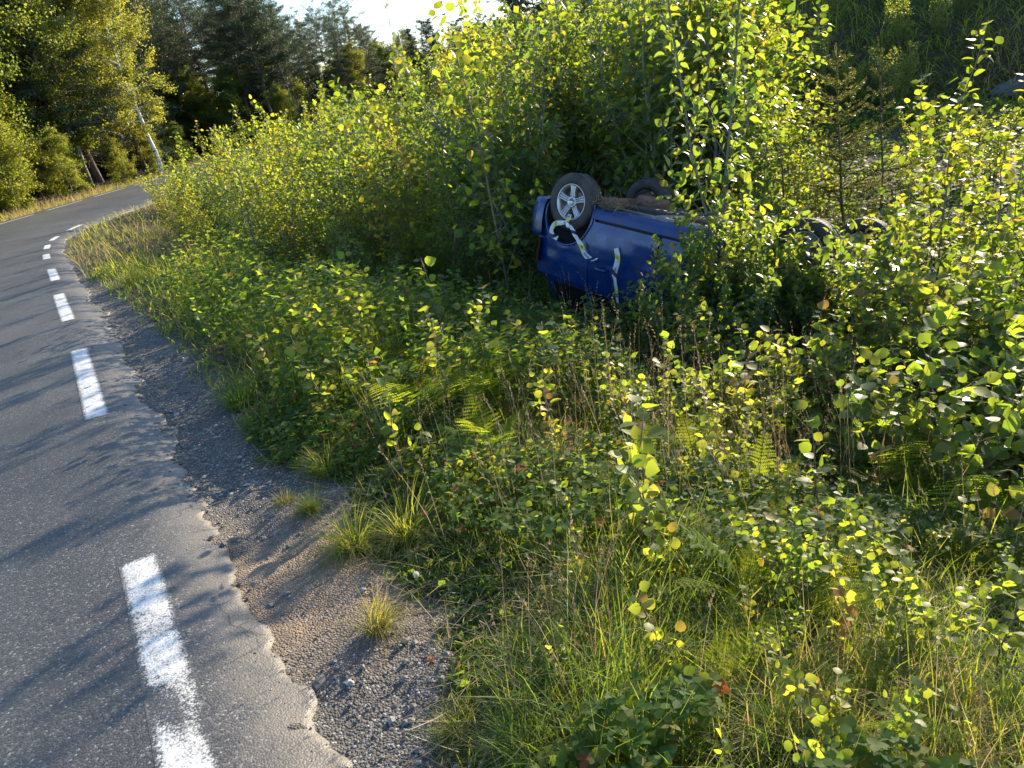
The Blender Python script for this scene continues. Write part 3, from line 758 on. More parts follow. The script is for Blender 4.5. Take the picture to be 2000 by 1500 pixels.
for (x, y, z, r_, px, py) in spots:
    hm = room(x, y, z)
    if hm < .3: continue
    h = min(hm, 4.6) * RNG.uniform(.5, 1.02); nl = x * .74 - y * .67
    if 1000 < px < 1500 and r_ < 14: h = min(hm, 5.4) * RNG.uniform(.85, 1.0) if nl < -3.0 else min(h, 2.8)
    elif px < 1500: h = min(h, 4.3)
    else: h = min(h, RNG.uniform(1.4, 2.9))
    pool = (BUSH if RNG.random() < .8 else SLIM) if px < 1480 else (BUSH + SLIM + SLIM)
    if pool is SLIM: h = min(hm * 1.12, h * 1.3)
    if h < .8: pool = YOUNG
    if px > 1700 and r_ < 6.5: pool = YOUNG + SLIM; h = min(h, RNG.uniform(1.0, 1.9))
    ms, nh, kd = pool[RNG.integers(len(pool))]
    zone = 'far' if y > 17 and px < 800 else ('left' if px < 1040 else ('right' if px > 1500 else 'behind'))
    lb, gp = zone_names[zone]
    fr = np.interp(px, [0, 290, 400, 560, 700, 900, 1000, 1480, 1600, 1800, 2000], [40, 26, 15.5, 12.2, 10.2, 8.9, 8.6, 8.2, 6.4, 4.6, 4.2])
    rw = 'in the front row' if r_ < fr + 2 else ('some way back' if r_ < fr + 7 else 'at the far back')
    lb = '%s %s bush ' % ('tall' if h > 2.6 else ('low' if h < 1.3 else 'medium-sized'), '%s') + rw + ', ' + beside(*proj((x, y, z + h * .6))[:2]); gp = '%s bushes of the thicket' % kd
    plant(kd + ('_bush' if kd != 'aspen' else '_sapling'), ms, (x, y, z - .04), RNG.uniform(0, 6.28), h / nh, lb % kd, 'bush', gp, (RNG.normal(0, .05), RNG.normal(0, .05)))
    nbush += 1
print('bushes', nbush, len(spots))

def at_pixels(base, top):
    """a plant whose foot is on the ground at one photo pixel and whose tip reaches the row of the other"""
    b = on_ground(*base); lo = .05; hi = min(12.0, 1.1 * math.hypot(b[0], b[1]))
    for _ in range(24):
        md = (lo + hi) / 2
        if proj((b[0], b[1], b[2] + md))[1] > top: lo = md
        else: hi = md
    return b, lo
def special(name, item, base, top, label, cat, group=None, wide=1.0):
    b, h = at_pixels(base, top); ms, nh = item[0], item[1]
    e = plant(name, ms, (b[0], b[1], b[2] - .03), RNG.uniform(0, 6.28), h / nh, label, cat, group)
    e.scale = (h / nh * wide, h / nh * wide, h / nh)
    return e

# named plants around the car
special('sallow_tree', TALL[0], (1410, 655), -230, 'tall sallow with two bare stems standing in front of the car', 'tree', wide=.85)
special('sallow_tree', TALL[1], (1345, 470), -120, 'tall sallow rising behind the car beside the far wheel', 'tree')
special('sallow_tree', TALL[2], (1500, 560), -60, 'tall yellow-green sallow over the front end of the car', 'tree', wide=.9)
special('sallow_tree', TALL[1], (1130, 470), -90, 'tall sallow directly behind the upturned alloy wheel', 'tree')
for (bs, tp, lb) in [((1830, 640), 50, 'slim birch with yellow leaves right of the two young spruces'), ((1930, 640), 120, 'slim birch with glowing round leaves at the right picture edge'),
                     ((1985, 760), 230, 'slim birch leaning over the right picture edge, lower than its neighbours'), ((1530, 470), 20, 'slim birch between the tall sallow and the young spruce'),
                     ((1765, 700), 330, 'short slim birch in front of the slender spruce'), ((1700, 820), 480, 'bushy young birch right of the nose of the car')]:
    special('birch_sapling', SLIM[RNG.integers(4)], bs, tp, lb, 'sapling', wide=1.1)

def far_plant(name, meshes, nat, px, topy, dist, label, cat, group=None, wide=1.0):
    d = ray(px, topy); k = dist / math.hypot(d[0], d[1]); tip = EYE + d * k
    z = float(terrain(np.array([tip[0]]), np.array([tip[1]]))[0]); h = tip[2] - z
    e = plant(name, meshes, (tip[0], tip[1], z - .05), RNG.uniform(0, 6.28), 1, label, cat, group)
    e.scale = (h / nat * wide, h / nat * wide, h / nat); return e
sp1 = spruce(21, 2.4, .72, whorl=.19, nb=5, per_m=520, ln=.028, wd=.0038); sp2 = spruce(22, 2.4, .46, whorl=.23, nb=4, per_m=560, ln=.028, wd=.0042)
far_plant('spruce_sapling', sp1, 2.4, 1638, 75, 10.2, 'young spruce with broad crown and dark trunk behind the car', 'spruce')
far_plant('spruce_sapling', sp2, 2.4, 1716, 66, 11.6, 'slender young spruce with an open top, right of the broader one', 'spruce', wide=.9)

# ------------------------------------------------------------------ forest round the bend
PINES = [pine(31, 16, .36, .19, 1.3), pine(32, 16, .45, .22, 1.2), pine(33, 16, .28, .18, 1.5), pine(34, 16, .18, .17, 1.6, 'spruce'), pine(35, 16, .08, .19, 2.0, 'spruce')]
sky_x = [-300, 0, 270, 300, 330, 365, 400, 440, 500, 545, 590, 640, 680, 735, 800, 900, 1050]
sky_y = [-500, -300, -60, 30, -20, -40, 20, -70, -20, 30, 10, -30, 0, 70, 40, 30, 10]
def tall_to(x, y, z, xs_, ys_, lo=2.0, hi=26.0):
    for _ in range(20):
        md = (lo + hi) / 2; a, b, _k = proj((x, y, z + md))
        if b > np.interp(a, xs_, ys_): lo = md
        else: hi = md
    return lo
npine = 0
row_words = ['at the forest front', 'a few rows back', 'deep in the forest']
for row, dist in enumerate((50, 54, 58, 63, 68, 74, 81, 89, 98)):
    n = 20 + row * 2
    for k in range(n):
        az = math.radians(-43 + 52 * (k + RNG.uniform(.1, .9)) / n); dd = dist + RNG.uniform(-2.5, 2.5)
        x, y = dd * math.sin(az), dd * math.cos(az); s, l = signed([x], [y])
        if -9.0 < s[0] < 3 or s[0] > 0 and x / y > .16: continue
        if math.degrees(az) > -19.5 and dd < 62: continue
        z = float(terrain(np.array([x]), np.array([y]))[0])
        h = tall_to(x, y, z, sky_x, sky_y) * RNG.uniform(.8, 1.0)
        i = RNG.choice([3, 4]) if az < math.radians(-19) and row < 4 else (RNG.integers(5) if row > 1 else RNG.choice([0, 1, 2, 4]))
        side = ''
        plant('pine_tree' if i < 3 else 'spruce_tree', PINES[i], (x, y, z - .1), RNG.uniform(0, 6.28), h / 16,
              ('tall pine ' if i < 3 else 'dark spruce ') + side + row_words[min(2, row // 3)] + ' beyond the bend, ' + beside(*proj((x, y, z + h * .5))[:2]), 'tree', ('forest pines ' if i < 3 else 'forest spruces ') + side + row_words[min(2, row // 3)], (RNG.normal(0, .02), RNG.normal(0, .02)))
        npine += 1
for k in range(34):
    az = math.radians(RNG.uniform(5.5, 13.5)); dd = RNG.uniform(70, 104); x, y = dd * math.sin(az), dd * math.cos(az); s, l = signed([x], [y])
    if s[0] < 3 and s[0] > -8: continue
    z = float(terrain(np.array([x]), np.array([y]))[0]); i = RNG.integers(5)
    plant('pine_tree' if i < 3 else 'spruce_tree', PINES[i], (x, y, z - .1), RNG.uniform(0, 6.28), RNG.uniform(.75, 1.0), 'forest tree standing behind the left end of the dark hillside', 'tree', 'forest trees behind the hillside')
print('pines', npine)

BIG = [bigleaf(41, 11, 3.6, 64, 110, .105, G['greybark'], first=.08), bigleaf(42, 11, 3.0, 62, 110, .1, G['greybark'], first=.12, var=.6), bigleaf(43, 5, 2.2, 46, 90, .09, G['greybark'], first=.04, var=.55, rad=.01),
       bigleaf(44, 9, 1.6, 46, 26, .06, G['birchbark'], first=.3, var=.7, rad=.008)]
def along(y, s):
    i = int(np.argmin(abs(LINE[:, 1] - y))); p = LINE[i] + LN[i] * (EDGE_OFF + s)
    return p[0], p[1], float(terrain(np.array([p[0]]), np.array([p[1]]))[0])
for (y, s, i, h, lb) in [(37, -12.5, 0, 13, 'large sunlit broadleaf tree on the left bank, tallest at the picture edge'), (41.5, -11.8, 1, 12, 'sunlit birch with hanging crown beside the white leaning trunk'),
                         (33, -14.5, 0, 14, 'broadleaf tree overhanging the left picture edge'), (46, -13.5, 1, 12.5, 'broadleaf tree standing behind the sunlit birch'), (28, -14, 1, 13, 'birch outside the left picture edge'),
                         (40, -17, 0, 15, 'tall broadleaf tree behind the large sunlit one'), (34, -19, 1, 15, 'tall birch far back on the left bank'), (48, -17, 0, 13, 'dark broadleaf tree behind the white birch trunk')]:
    p = along(y, s); plant('broadleaf_tree', BIG[i], (p[0], p[1], p[2] - .1), RNG.uniform(0, 6.28), h / 11, lb, 'tree')
for (y, s, h, lb) in [(27, -10.2, 4.2, 'bright bush at the left picture edge by the road verge'), (30.5, -10.0, 3.6, 'rounded bush under the large broadleaf tree'), (34, -10.3, 4.0, 'sunlit bush behind the golden verge, middle of the row'),
                      (37.5, -9.9, 3.0, 'low bush beside the grassy verge of the bend'), (29, -12.5, 6.0, 'tall bush behind the bright bush at the left edge'), (41, -9.8, 2.4, 'small dark bush left of the white birch trunk'),
                      (32, -12.2, 6.2, 'tall bush filling the gap under the large broadleaf tree'), (44, -10.2, 2.2, 'small bush at the foot of the white birch trunk'), (36, -12, 5.2, 'leafy bush below the hanging birch crown'), (24.5, -10.5, 4.2, 'bush just outside the left picture edge'),
                      (40, -12.5, 4.2, 'shaded bush between the bank trees'), (47, -10.8, 2.4, 'bush at the far end of the golden verge')]:
    p = along(y, s); plant('roadside_bush', BIG[2], (p[0], p[1], p[2] - .1), RNG.uniform(0, 6.28), h / 5, lb, 'bush')
b = on_ground(272, 338); b = np.array(along(43.5, -9.3))
plant('birch_tree', bigleaf(45, 11, 2.8, 56, 110, .095, G['birchbark'], first=.25, var=.6, rad=.0125), (b[0], b[1], b[2] - .1), 2.2, 1.0, 'birch with a bare white trunk standing at the bend of the road', 'tree')
far_plant('birch_tree', BIG[3], 9, 742, -25, 58, 'thin pale birch rising above the thicket into the sky', 'tree', wide=.9)
mb = MB(); tube(mb, [(0, 0, 0), (.05, 0, 3.5), (0, .06, 7.0)], [.12, .1, .05], 8)
tube(mb, [(.03, 0, 4.6), (.4, .1, 5.0), (.7, .1, 5.1)], [.03, .02, .01], 4); tube(mb, [(.03, 0, 5.4), (-.3, .1, 5.9)], [.02, .01], 4)
far_plant('dead_tree', (mb.mesh('trunk', plain('silver_dead_wood', (.3, .28, .25), .8, noise=(.42, .4, .37), nscale=5)),), 7.0, 778, 62, 49, 'bare silver dead trunk standing at the edge of the forest', 'tree')
for k in range(100):
    az = math.radians(RNG.uniform(-40, 8)); dd = RNG.uniform(60, 84); x, y = dd * math.sin(az), dd * math.cos(az); s, l = signed([x], [y])
    if -8.8 < s[0] < 2: continue
    z = float(terrain(np.array([x]), np.array([y]))[0])
    plant('forest_bush', BIG[2], (x, y, z - .2), RNG.uniform(0, 6.28), RNG.uniform(.5, 1.2), 'shaded bush at the foot of the forest trees, ' + beside(*proj((x, y, z + 1.5))[:2]), 'bush', 'forest undergrowth bushes')
# shaded hillside
nh = 0
while nh < 170:
    az = math.radians(RNG.uniform(7, 42)); dd = RNG.uniform(21, 48); x, y = dd * math.sin(az), dd * math.cos(az)
    z = float(terrain(np.array([x]), np.array([y]))[0]); i = RNG.integers(len(BUSH)); ms, nh_, kd = BUSH[i]
    plant('hillside_bush', ms, (x, y, z - .1), RNG.uniform(0, 6.28), RNG.uniform(.25, .8), 'dark low bush on the shaded hillside, ' + beside(*proj((x, y, z + .8))[:2]), 'bush', 'bushes on the shaded hillside'); nh += 1
def boulder(seed, size):
    r = np.random.default_rng(seed); n = 14; mb = MB(); P = np.zeros((n + 1, n, 3))
    for i in range(n + 1):
        for j in range(n):
            a, b = i / n * 6.2832, (j / (n - 1) - .5) * math.pi
            v = np.array([math.cos(a) * math.cos(b), math.sin(a) * math.cos(b), math.sin(b)])
            k = 1 + .35 * vnoise(v[0] * 1.3 + 5, v[1] * 1.3 + v[2] * 2.1, 1.6, seed) + .12 * vnoise(v[0] * 3 + v[2], v[1] * 3 + 7, 2, seed)
            P[i, j] = v * size * k
    P[n] = P[0]; gridmesh(mb, P); return mb
M_ROCK = plain('lichen_rock', (.05, .05, .05), .85, noise=(.11, .11, .105), bump=.6, nscale=4)
b = on_ground(1985, 175)
o = boulder(3, np.array([.6, .5, .26])).build('boulder', M_ROCK, smooth_shade=False); o.location = b; tag(o, 'grey rock outcrop on the dark hillside at the right picture edge', 'rock')

# ------------------------------------------------------------------ ground cover (real blades and leaves, each kind one object)
def verge_points(n, rmin, rmax, azmin=-62, azmax=46, power=1.0, margin=0.0, seed=1):
    r = np.random.default_rng(seed); n2 = int(n * 2.2)
    R_ = rmin + (rmax - rmin) * r.random(n2) ** power; az = np.radians(r.uniform(azmin, azmax, n2))
    x, y = R_ * np.sin(az), R_ * np.cos(az)
    z, s, l = terrain(x, y, True); gw_ = grass_width(l, y) + vnoise(x, y, 3.1, 7) * .16 + vnoise(x, y, 11, 17) * .07 - .02
    ok = (s > gw_ + margin) & (y > -1.2)
    # the car has flattened what stood under it
    loc = (np.stack([x, y, np.full_like(x, -.7)], 1) - CAR_O) @ CAR_M
    ok &= ~((loc[:, 0] > -.5) & (loc[:, 0] < 3.3) & (abs(loc[:, 1]) < .8))
    i = np.flatnonzero(ok)[:n]
    return x[i], y[i], z[i], s[i] - gw_[i], R_[i], r

def blades(mb, r, root, length, width, lean, var, az=None, curve=.5, segs=3):
    N = len(root); az = r.random(N) * 6.2832 if az is None else az
    h = np.stack([np.cos(az), np.sin(az), np.zeros(N)], 1); sd = np.stack([-np.sin(az), np.cos(az), np.zeros(N)], 1)
    tw = r.normal(0, .6, N)[:, None]; wv = norm(sd * np.cos(tw) + h * np.sin(tw))
    V = []
    for k in range(segs + 1):
        t = k / segs; th = lean + curve * t * 1.0
        c = root + length[:, None] * t * (h * np.sin(th)[:, None] + UP * np.cos(th)[:, None])
        w = (width * (1 - t) ** .6 * (.75 + .5 * min(t * 3, 1)))[:, None]
        if k < segs: V += [c - wv * w, c + wv * w]
        else: V.append(c)
    V = np.stack(V, 1); nv = 2 * segs + 1; off = (np.arange(N) * nv)[:, None, None]
    Q = np.array([(2 * k, 2 * k + 1, 2 * k + 3, 2 * k + 2) for k in range(segs - 1)]); T = np.array([(2 * segs - 2, 2 * segs - 1, 2 * segs)])
    mb.add(V.reshape(-1, 3), (T[None] + off).reshape(-1, 3), (Q[None] + off).reshape(-1, 4) if len(Q) else None, var, np.repeat(var, segs - 1))

def grass_field(name, n, rmin, rmax, lmin, lmax, wd, vmean, label, seed, power=1.0, clump=.0, filt=None, **kw):
    x, y, z, d, R_, r = verge_points(n, rmin, rmax, power=power, seed=seed, **kw)
    if filt is not None:
        k = filt(x, y, d, R_, r); x, y, z, d, R_ = x[k], y[k], z[k], d[k], R_[k]
    zone = vnoise(x, y, 1.3, 21) + .6 * vnoise(x, y, 4.1, 22)
    ln = (lmin + (lmax - lmin) * r.random(len(x)) ** 1.5) * (.35 + .65 * smooth(0, .5, d)) * np.clip(1 + zone * .9, .35, 1.8)
    w = wd * (.6 + .8 * r.random(len(x))) * np.clip(R_ / 3.5, .75, 2.4)
    var = np.clip(vmean + zone * .35 + r.normal(0, .16, len(x)) + .35 * (r.random(len(x)) < .12), 0, 1)
    az = r.random(len(x)) * 6.28
    mb = MB(); blades(mb, r, np.stack([x, y, z - .01], 1), ln, w, np.abs(r.normal(.28, .22, len(x))), var, az, r.uniform(.1, 1.3, len(x)))
    o = mb.build(name, G['grass']); return tag(o, label, 'grass', kind='stuff')

grass_field('grass', 72000, 1.25, 5.2, .04, .22, .0019, .38, 'green and straw-coloured grass of the near verge', 51, power=1.15)
grass_field('grass', 42000, 4.6, 15, .1, .42, .0026, .42, 'shaded grass in the ditch before the thicket', 52, filt=lambda x, y, d, R_, r: d < 6.5)
# golden grass along both road edges at the bend
r = np.random.default_rng(53)
x = r.uniform(-34, -3, 70000); y = r.uniform(12, 52, 70000); z, s, l = terrain(x, y, True)
ok = (((s > .05) & (s < 3.2) & (y > 12)) | ((s < -ROAD_W - EDGE_OFF - .1) & (s > -ROAD_W - EDGE_OFF - 4.0) & (y > 18))) ; ok &= r.random(len(x)) < .95
x, y, z, s = x[ok], y[ok], z[ok], s[ok]
zn = vnoise(x, y, .35, 31)
mb = MB(); blades(mb, r, np.stack([x, y, z - .01], 1), r.uniform(.12, .5, len(x)) * (1 + zn), np.full(len(x), .008) * (.6 + .8 * r.random(len(x))), np.abs(r.normal(.2, .2, len(x))),
                  np.clip(.8 + zn * .8 + r.normal(0, .15, len(x)), 0, 1), None, r.uniform(.1, 1, len(x)), segs=2)
tag(mb.build('grass', G['grass']), 'golden dry grass along the road edges at the bend', 'grass', kind='stuff')

grass_field('grass', 15000, 1.25, 3.4, .14, .42, .0026, .3, 'lush green grass clumps in the foreground', 55, filt=lambda x, y, d, R_, r: (vnoise(x, y, 1.9, 56) > .08) & (d > .15))
grass_field('grass', 10000, 1.25, 4.2, .1, .34, .0017, .86, 'brown seeding grass in the foreground', 57, filt=lambda x, y, d, R_, r: (vnoise(x, y, 1.4, 58) > .05) & (d > .1))
# broad low leaves (raspberry, strawberry, clover-like weeds)
def weeds(name, n, rmin, rmax, size, hmax, label, seed, tmpl, var=.5, filt=None, power=1.0):
    x, y, z, d, R_, r = verge_points(n, rmin, rmax, seed=seed, power=power, margin=.05)
    if filt is not None:
        k = filt(x, y, d, R_, r); x, y, z, d, R_ = x[k], y[k], z[k], d[k], R_[k]
    zone = vnoise(x, y, .9, 41) + .5 * vnoise(x, y, 3, 42); N = len(x)
    hh = hmax * np.clip(.5 + zone * 1.1, .08, 1.2) * r.random(N) ** .7 * (.25 + .75 * smooth(0, .7, d))
    p = np.stack([x, y, z + hh], 1); a = r.random(N) * 6.28
    dd = norm(np.stack([np.cos(a), np.sin(a), r.normal(.1, .35, N)], 1)); nr = norm(UP + r.normal(0, .45, (N, 3)))
    mb = MB(); leaves(mb, p, dd, nr, size * (.5 + .9 * r.random(N)), np.clip(var + zone * .25 + r.normal(0, .17, N), 0, 1), tmpl)
    # thin stems, one in three
    q = np.flatnonzero(hh > .07)[::3]
    blades(mb, r, np.stack([x[q], y[q], z[q] - .01], 1), hh[q] * 1.05, np.full(len(q), .0013), np.abs(r.normal(.05, .05, len(q))), np.full(len(q), .75), None, np.full(len(q), .1), segs=2)
    return tag(mb.build(name, G['weed']), label, 'weeds', kind='stuff')
weeds('undergrowth', 62000, 1.25, 5.5, .038, .27, 'low broad leaved weeds among the grass of the near verge', 61, LS, .55, lambda x, y, d, R_, r: vnoise(x, y, 1.5, 44) > -.3)
weeds('undergrowth', 60000, 4.2, 13, .06, .8, 'dense shaded undergrowth of broad leaves in the ditch', 62, LS, .42, lambda x, y, d, R_, r: (d > .3 + smooth(9, 12, R_) * 1.4) & (d < 9))
weeds('undergrowth', 16000, 9, 26, .08, .7, 'low leaves at the foot of the sunlit thicket', 63, LS, .5, lambda x, y, d, R_, r: (d > 2.0) & (d < 9))

weeds('undergrowth', 34000, 7.5, 24, .1, .75, 'low dark undergrowth on the slope behind the car', 64, LS, .45, lambda x, y, d, R_, r: (x > 1.5))
# clover: three round leaflets on a stalk
x, y, z, d, R_, r = verge_points(19000, 1.2, 4.8, seed=71, margin=.08)
k = vnoise(x, y, 1.1, 45) + .5 * vnoise(x, y, 3.3, 46) > -.12; x, y, z, d, R_ = x[k], y[k], z[k], d[k], R_[k]
N = len(x); hh = r.uniform(.06, .25, N) * (.4 + .6 * smooth(0, .5, d)); mb = MB(); a0 = r.random(N) * 6.28; tilt = r.normal(0, .3, (N, 3)); sz = r.uniform(.018, .036, N); va = np.clip(.55 + r.normal(0, .2, N), 0, 1)
for q in range(3):
    a = a0 + q * 2.094; dd = norm(np.stack([np.cos(a), np.sin(a), r.normal(.05, .2, N)], 1)); nr = norm(UP + tilt)
    leaves(mb, np.stack([x, y, z + hh], 1), dd, nr, sz, va, leaf_full(.42, curl=.02, cup=.05))
blades(mb, r, np.stack([x, y, z - .01], 1), hh + .01, np.full(N, .0012), np.full(N, .03), np.full(N, .6), None, np.full(N, .02), segs=2)
tag(mb.build('clover', G['weed']), 'patches of three leaved clover in the near verge', 'clover', kind='stuff')

# dry stalks with seed heads
def stalks(n, rmin, rmax, lmin, lmax, seed, label, filt):
    x, y, z, d, R_, r = verge_points(n, rmin, rmax, seed=seed, margin=.15)
    k = filt(x, y, d, R_, r); x, y, z = x[k], y[k], z[k]; N = len(x); L = r.uniform(lmin, lmax, N)
    root = np.stack([x, y, z - .01], 1); mb = MB(); az = r.random(N) * 6.28; ln = np.abs(r.normal(.1, .1, N)); cv = r.uniform(0, .25, N); va = np.clip(r.normal(.55, .25, N), 0, 1)
    blades(mb, r, root, L, np.full(N, .0014), ln, va, az, cv)
    h = np.stack([np.cos(az), np.sin(az), np.zeros(N)], 1)
    for q in range(9):
        t = .84 + .18 * q / 9; th = ln + cv * t
        c = root + (L * t)[:, None] * (h * np.sin(th)[:, None] + UP * np.cos(th)[:, None])
        dd = norm(UP * 1.0 + h * .3 + r.normal(0, .45, (N, 3))); leaves(mb, c, dd, norm(r.normal(0, 1, (N, 3))), r.uniform(.008, .02, N), va * .8, LNW)
    return tag(mb.build('dry_stalks', G['straw']), label, 'dry grass', kind='stuff')
stalks(1700, 1.6, 6.5, .28, .62, 81, 'thin dry flowering grass stalks of the near verge', lambda x, y, d, R_, r: (vnoise(x, y, .9, 47) + .6 * vnoise(x, y, 2.7, 48) > -.05) & (d > .3))
stalks(1200, 3.2, 7.5, .5, .95, 82, 'tall dry stalks standing in front of the car', lambda x, y, d, R_, r: (x > -.4) & (vnoise(x, y, 1.2, 49) > 0))
# matted dead grass lying flat
x, y, z, d, R_, r = verge_points(9000, 1.2, 6, seed=83, margin=-.03); N = len(x)
mb = MB(); blades(mb, r, np.stack([x, y, z + r.random(N) * .04], 1), r.uniform(.06, .28, N), np.full(N, .0016), r.uniform(1.1, 1.55, N), np.clip(r.normal(.5, .25, N), 0, 1), None, r.uniform(-.2, .3, N))
tag(mb.build('dead_grass', G['straw']), 'matted dead grass lying on the near verge', 'dead grass', kind='stuff')
# dead bracken and grass on the hillside
r = np.random.default_rng(84); n = 52000; az = np.radians(r.uniform(6, 43, n)); dd = r.uniform(20, 48, n); x, y = dd * np.sin(az), dd * np.cos(az); z = terrain(x, y); zn = vnoise(x, y, .22, 33)
mb = MB(); blades(mb, r, np.stack([x, y, z - .02], 1), r.uniform(.2, .8, n), np.full(n, .016), np.abs(r.normal(.5, .35, n)), np.clip(.5 + zn * 1.3 + r.normal(0, .15, n), 0, 1), None, r.uniform(.2, 1.2, n), segs=2)
tag(mb.build('grass', G['grass']), 'brownish grass and bracken on the shaded hillside', 'grass', kind='stuff')

# pebbles on the shoulder
r = np.random.default_rng(91); n = 20000; l = l_of(-.5, .2) + 14 * r.random(n) ** 1.7; c, nn = line_at(l); gwv = grass_width(l, c[:, 1]); off = EDGE_OFF + rag.mean() + r.normal(.45, .38, n) * (gwv + .1)
xy = c + nn * off[:, None]; zz, ss, _ = terrain(xy[:, 0], xy[:, 1], True)
zz = np.where(ss < .02, np.maximum(zz, road_z(xy[:, 1], np.minimum(ss, -.0))), zz)
keep = (r.random(n) < np.where(ss < 0, .4 * np.exp(ss / .1), 1) * np.where(np.hypot(xy[:, 0] - P0[0], xy[:, 1] - P0[1]) < .5, .3, 1)) & (ss > -.5); xy, zz = xy[keep], zz[keep]; n = len(xy)
V0 = np.array([(1, 0, 0), (-1, 0, 0), (0, 1, 0), (0, -1, 0), (0, 0, 1), (0, 0, -1), (.6, .6, .5), (-.6, .6, .5), (-.6, -.6, .5), (.6, -.6, .5)], float)
T0 = np.array([(4, 9, 6), (4, 6, 7), (4, 7, 8), (4, 8, 9), (0, 6, 9), (2, 7, 6), (1, 8, 7), (3, 9, 8), (0, 2, 6), (2, 1, 7), (1, 3, 8), (3, 0, 9)])
sz = np.minimum(.0022 + .006 * r.random(n) ** 3 + .011 * (r.random(n) < .02), .016); sc = sz[:, None] * r.uniform(.6, 1.3, (n, 3)) * np.array([1, 1, .7]); a = r.random(n) * 6.28
V = V0[None] * (1 + r.normal(0, .12, (n, 10, 1))); V = V * sc[:, None]; ca, sa = np.cos(a)[:, None], np.sin(a)[:, None]
V = np.stack([V[..., 0] * ca - V[..., 1] * sa, V[..., 0] * sa + V[..., 1] * ca, V[..., 2]], -1) + np.concatenate([xy, (zz + sz * .25)[:, None]], 1)[:, None]
mb = MB(); mb.add(V.reshape(-1, 3), (T0[None] + (np.arange(n) * 10)[:, None, None]).reshape(-1, 3), ta=np.repeat(r.random(n), 12))
mt, N_, L_ = mat('pebble'); at = N_.new('ShaderNodeAttribute'); at.attribute_name = 'var'; rp = ramp(N_, [(0, (.06, .055, .05)), (.7, (.14, .13, .12)), (1, (.3, .285, .27))]); L_.new(at.outputs['Fac'], rp.inputs[0])
p_ = N_.new('ShaderNodeBsdfPrincipled'); p_.inputs['Roughness'].default_value = .7; L_.new(rp.outputs[0], p_.inputs['Base Color']); o_ = N_.new('ShaderNodeOutputMaterial'); L_.new(p_.outputs[0], o_.inputs[0])
n = 420; l = l_of(-.5, .2) + 13 * r.random(n) ** 1.5; c, nn = line_at(l); rg_ = np.interp(l, ls, rag); xy = c + nn * (EDGE_OFF + rg_ + r.normal(.0, .035, n))[:, None]; zz, ss, _ = terrain(xy[:, 0], xy[:, 1], True); zz = np.maximum(zz, road_z(xy[:, 1], np.minimum(ss, 0)) - .012)
sz = .005 + .014 * r.random(n) ** 2.5; V = V0[None] * (1 + r.normal(0, .2, (n, 10, 1))) * (sz[:, None] * r.uniform(.5, 1.4, (n, 3)) * np.array([1, 1, .6]))[:, None] + np.concatenate([xy, (zz + sz * .15)[:, None]], 1)[:, None]
mb.add(V.reshape(-1, 3), (T0[None] + (np.arange(n) * 10)[:, None, None]).reshape(-1, 3), ta=np.repeat(r.random(n) * .35, 12))
tag(mb.build('gravel', mt, smooth_shade=False), 'loose grey gravel along the broken asphalt edge', 'gravel', kind='stuff')

# ------------------------------------------------------------------ ferns, shoots and flowers that can be pointed at
def fern(seed, fronds, L):
    r = np.random.default_rng(seed); out = []
    for f in range(fronds):
        mb = MB(); a = f * 6.283 / fronds + r.normal(0, .3); el = r.uniform(.95, 1.35); h = np.array([math.cos(a), math.sin(a), 0]); sd = np.array([-math.sin(a), math.cos(a), 0])
        K = 24; t = np.linspace(0, 1, K); th = el - .8 * t ** 1.6 * r.uniform(.7, 1.2); ds = L / K * r.uniform(.8, 1.1)
        pts = np.cumsum(np.stack([np.cos(th)[:, None] * h + np.sin(th)[:, None] * UP], 0)[0] * ds, 0); pts = np.vstack([[0, 0, 0], pts])
        tube(mb, pts[::4], np.linspace(.003, .0008, len(pts[::4])), 3, a=.8, cap=False)
        for k in range(4, K):
            tt = k / K; pl = L * .36 * min(1, (tt - .1) * 4) * (1 - tt) ** .8 + .012
            tn = norm(pts[k + 1] - pts[k]); nrm_ = norm(np.cross(sd, tn))
            for sgn in (-1, 1):
                pd = norm(sd * sgn + tn * .45 - UP * .12 + r.normal(0, .06, 3)); m_ = max(3, int(pl / .0085)); u = (np.arange(m_) + .5) / m_
                c = pts[k] + pd * pl * u[:, None] - UP * .12 * pl * (u * u)[:, None]
                pw = np.cross(nrm_, pd)
                for s2 in (-1, 1):
                    dd = np.tile(norm(pw * s2 + pd * .55), (m_, 1)); ln = (.0125 * (1 - u * .7) + .0015) * r.uniform(.7, 1.15, m_)
                    wv = pd * (pl / m_ * .46)
                    V = np.stack([c - wv, c + wv, c + dd * ln[:, None]], 1).reshape(-1, 3)
                    mb.add(V, np.arange(3 * m_).reshape(-1, 3), ta=np.clip(.5 + .2 * tt + r.normal(0, .08, m_), 0, 1))
        out.append(mb.mesh('frond', G['fern'], False))
    return out
FERN = [fern(700, 6, .42), fern(701, 7, .5), fern(702, 5, .38)]
fern_at = [((965, 905), .95, 'bright lady fern with a single upright frond below the car in the near verge'), ((1060, 760), 1.0, 'yellow-green fern spreading in the sunlit clump in front of the car'),
           ((1140, 800), .95, 'fern half hidden behind the sunlit clump of shoots'), ((1620, 960), 1.0, 'sunlit fern among brown grasses in the right foreground'), ((1740, 990), 1.1, 'large fern arching over the right foreground'),
           ((1860, 1060), 1.0, 'glowing fern near the right picture edge'), ((1960, 1120), 1.0, 'fern at the right picture edge with fronds hanging left'), ((960, 800), .8, 'small fern at the left side of the sunlit clump'),
           ((640, 720), .7, 'shaded fern in the ditch left of the sunlit clump'), ((1370, 960), .8, 'dark green fern under the dry stalks'), ((1480, 1010), .75, 'small fern between the tall aspen shoot and the large fern'),
           ((1700, 880), .9, 'fern behind the large arching fern on the right')]
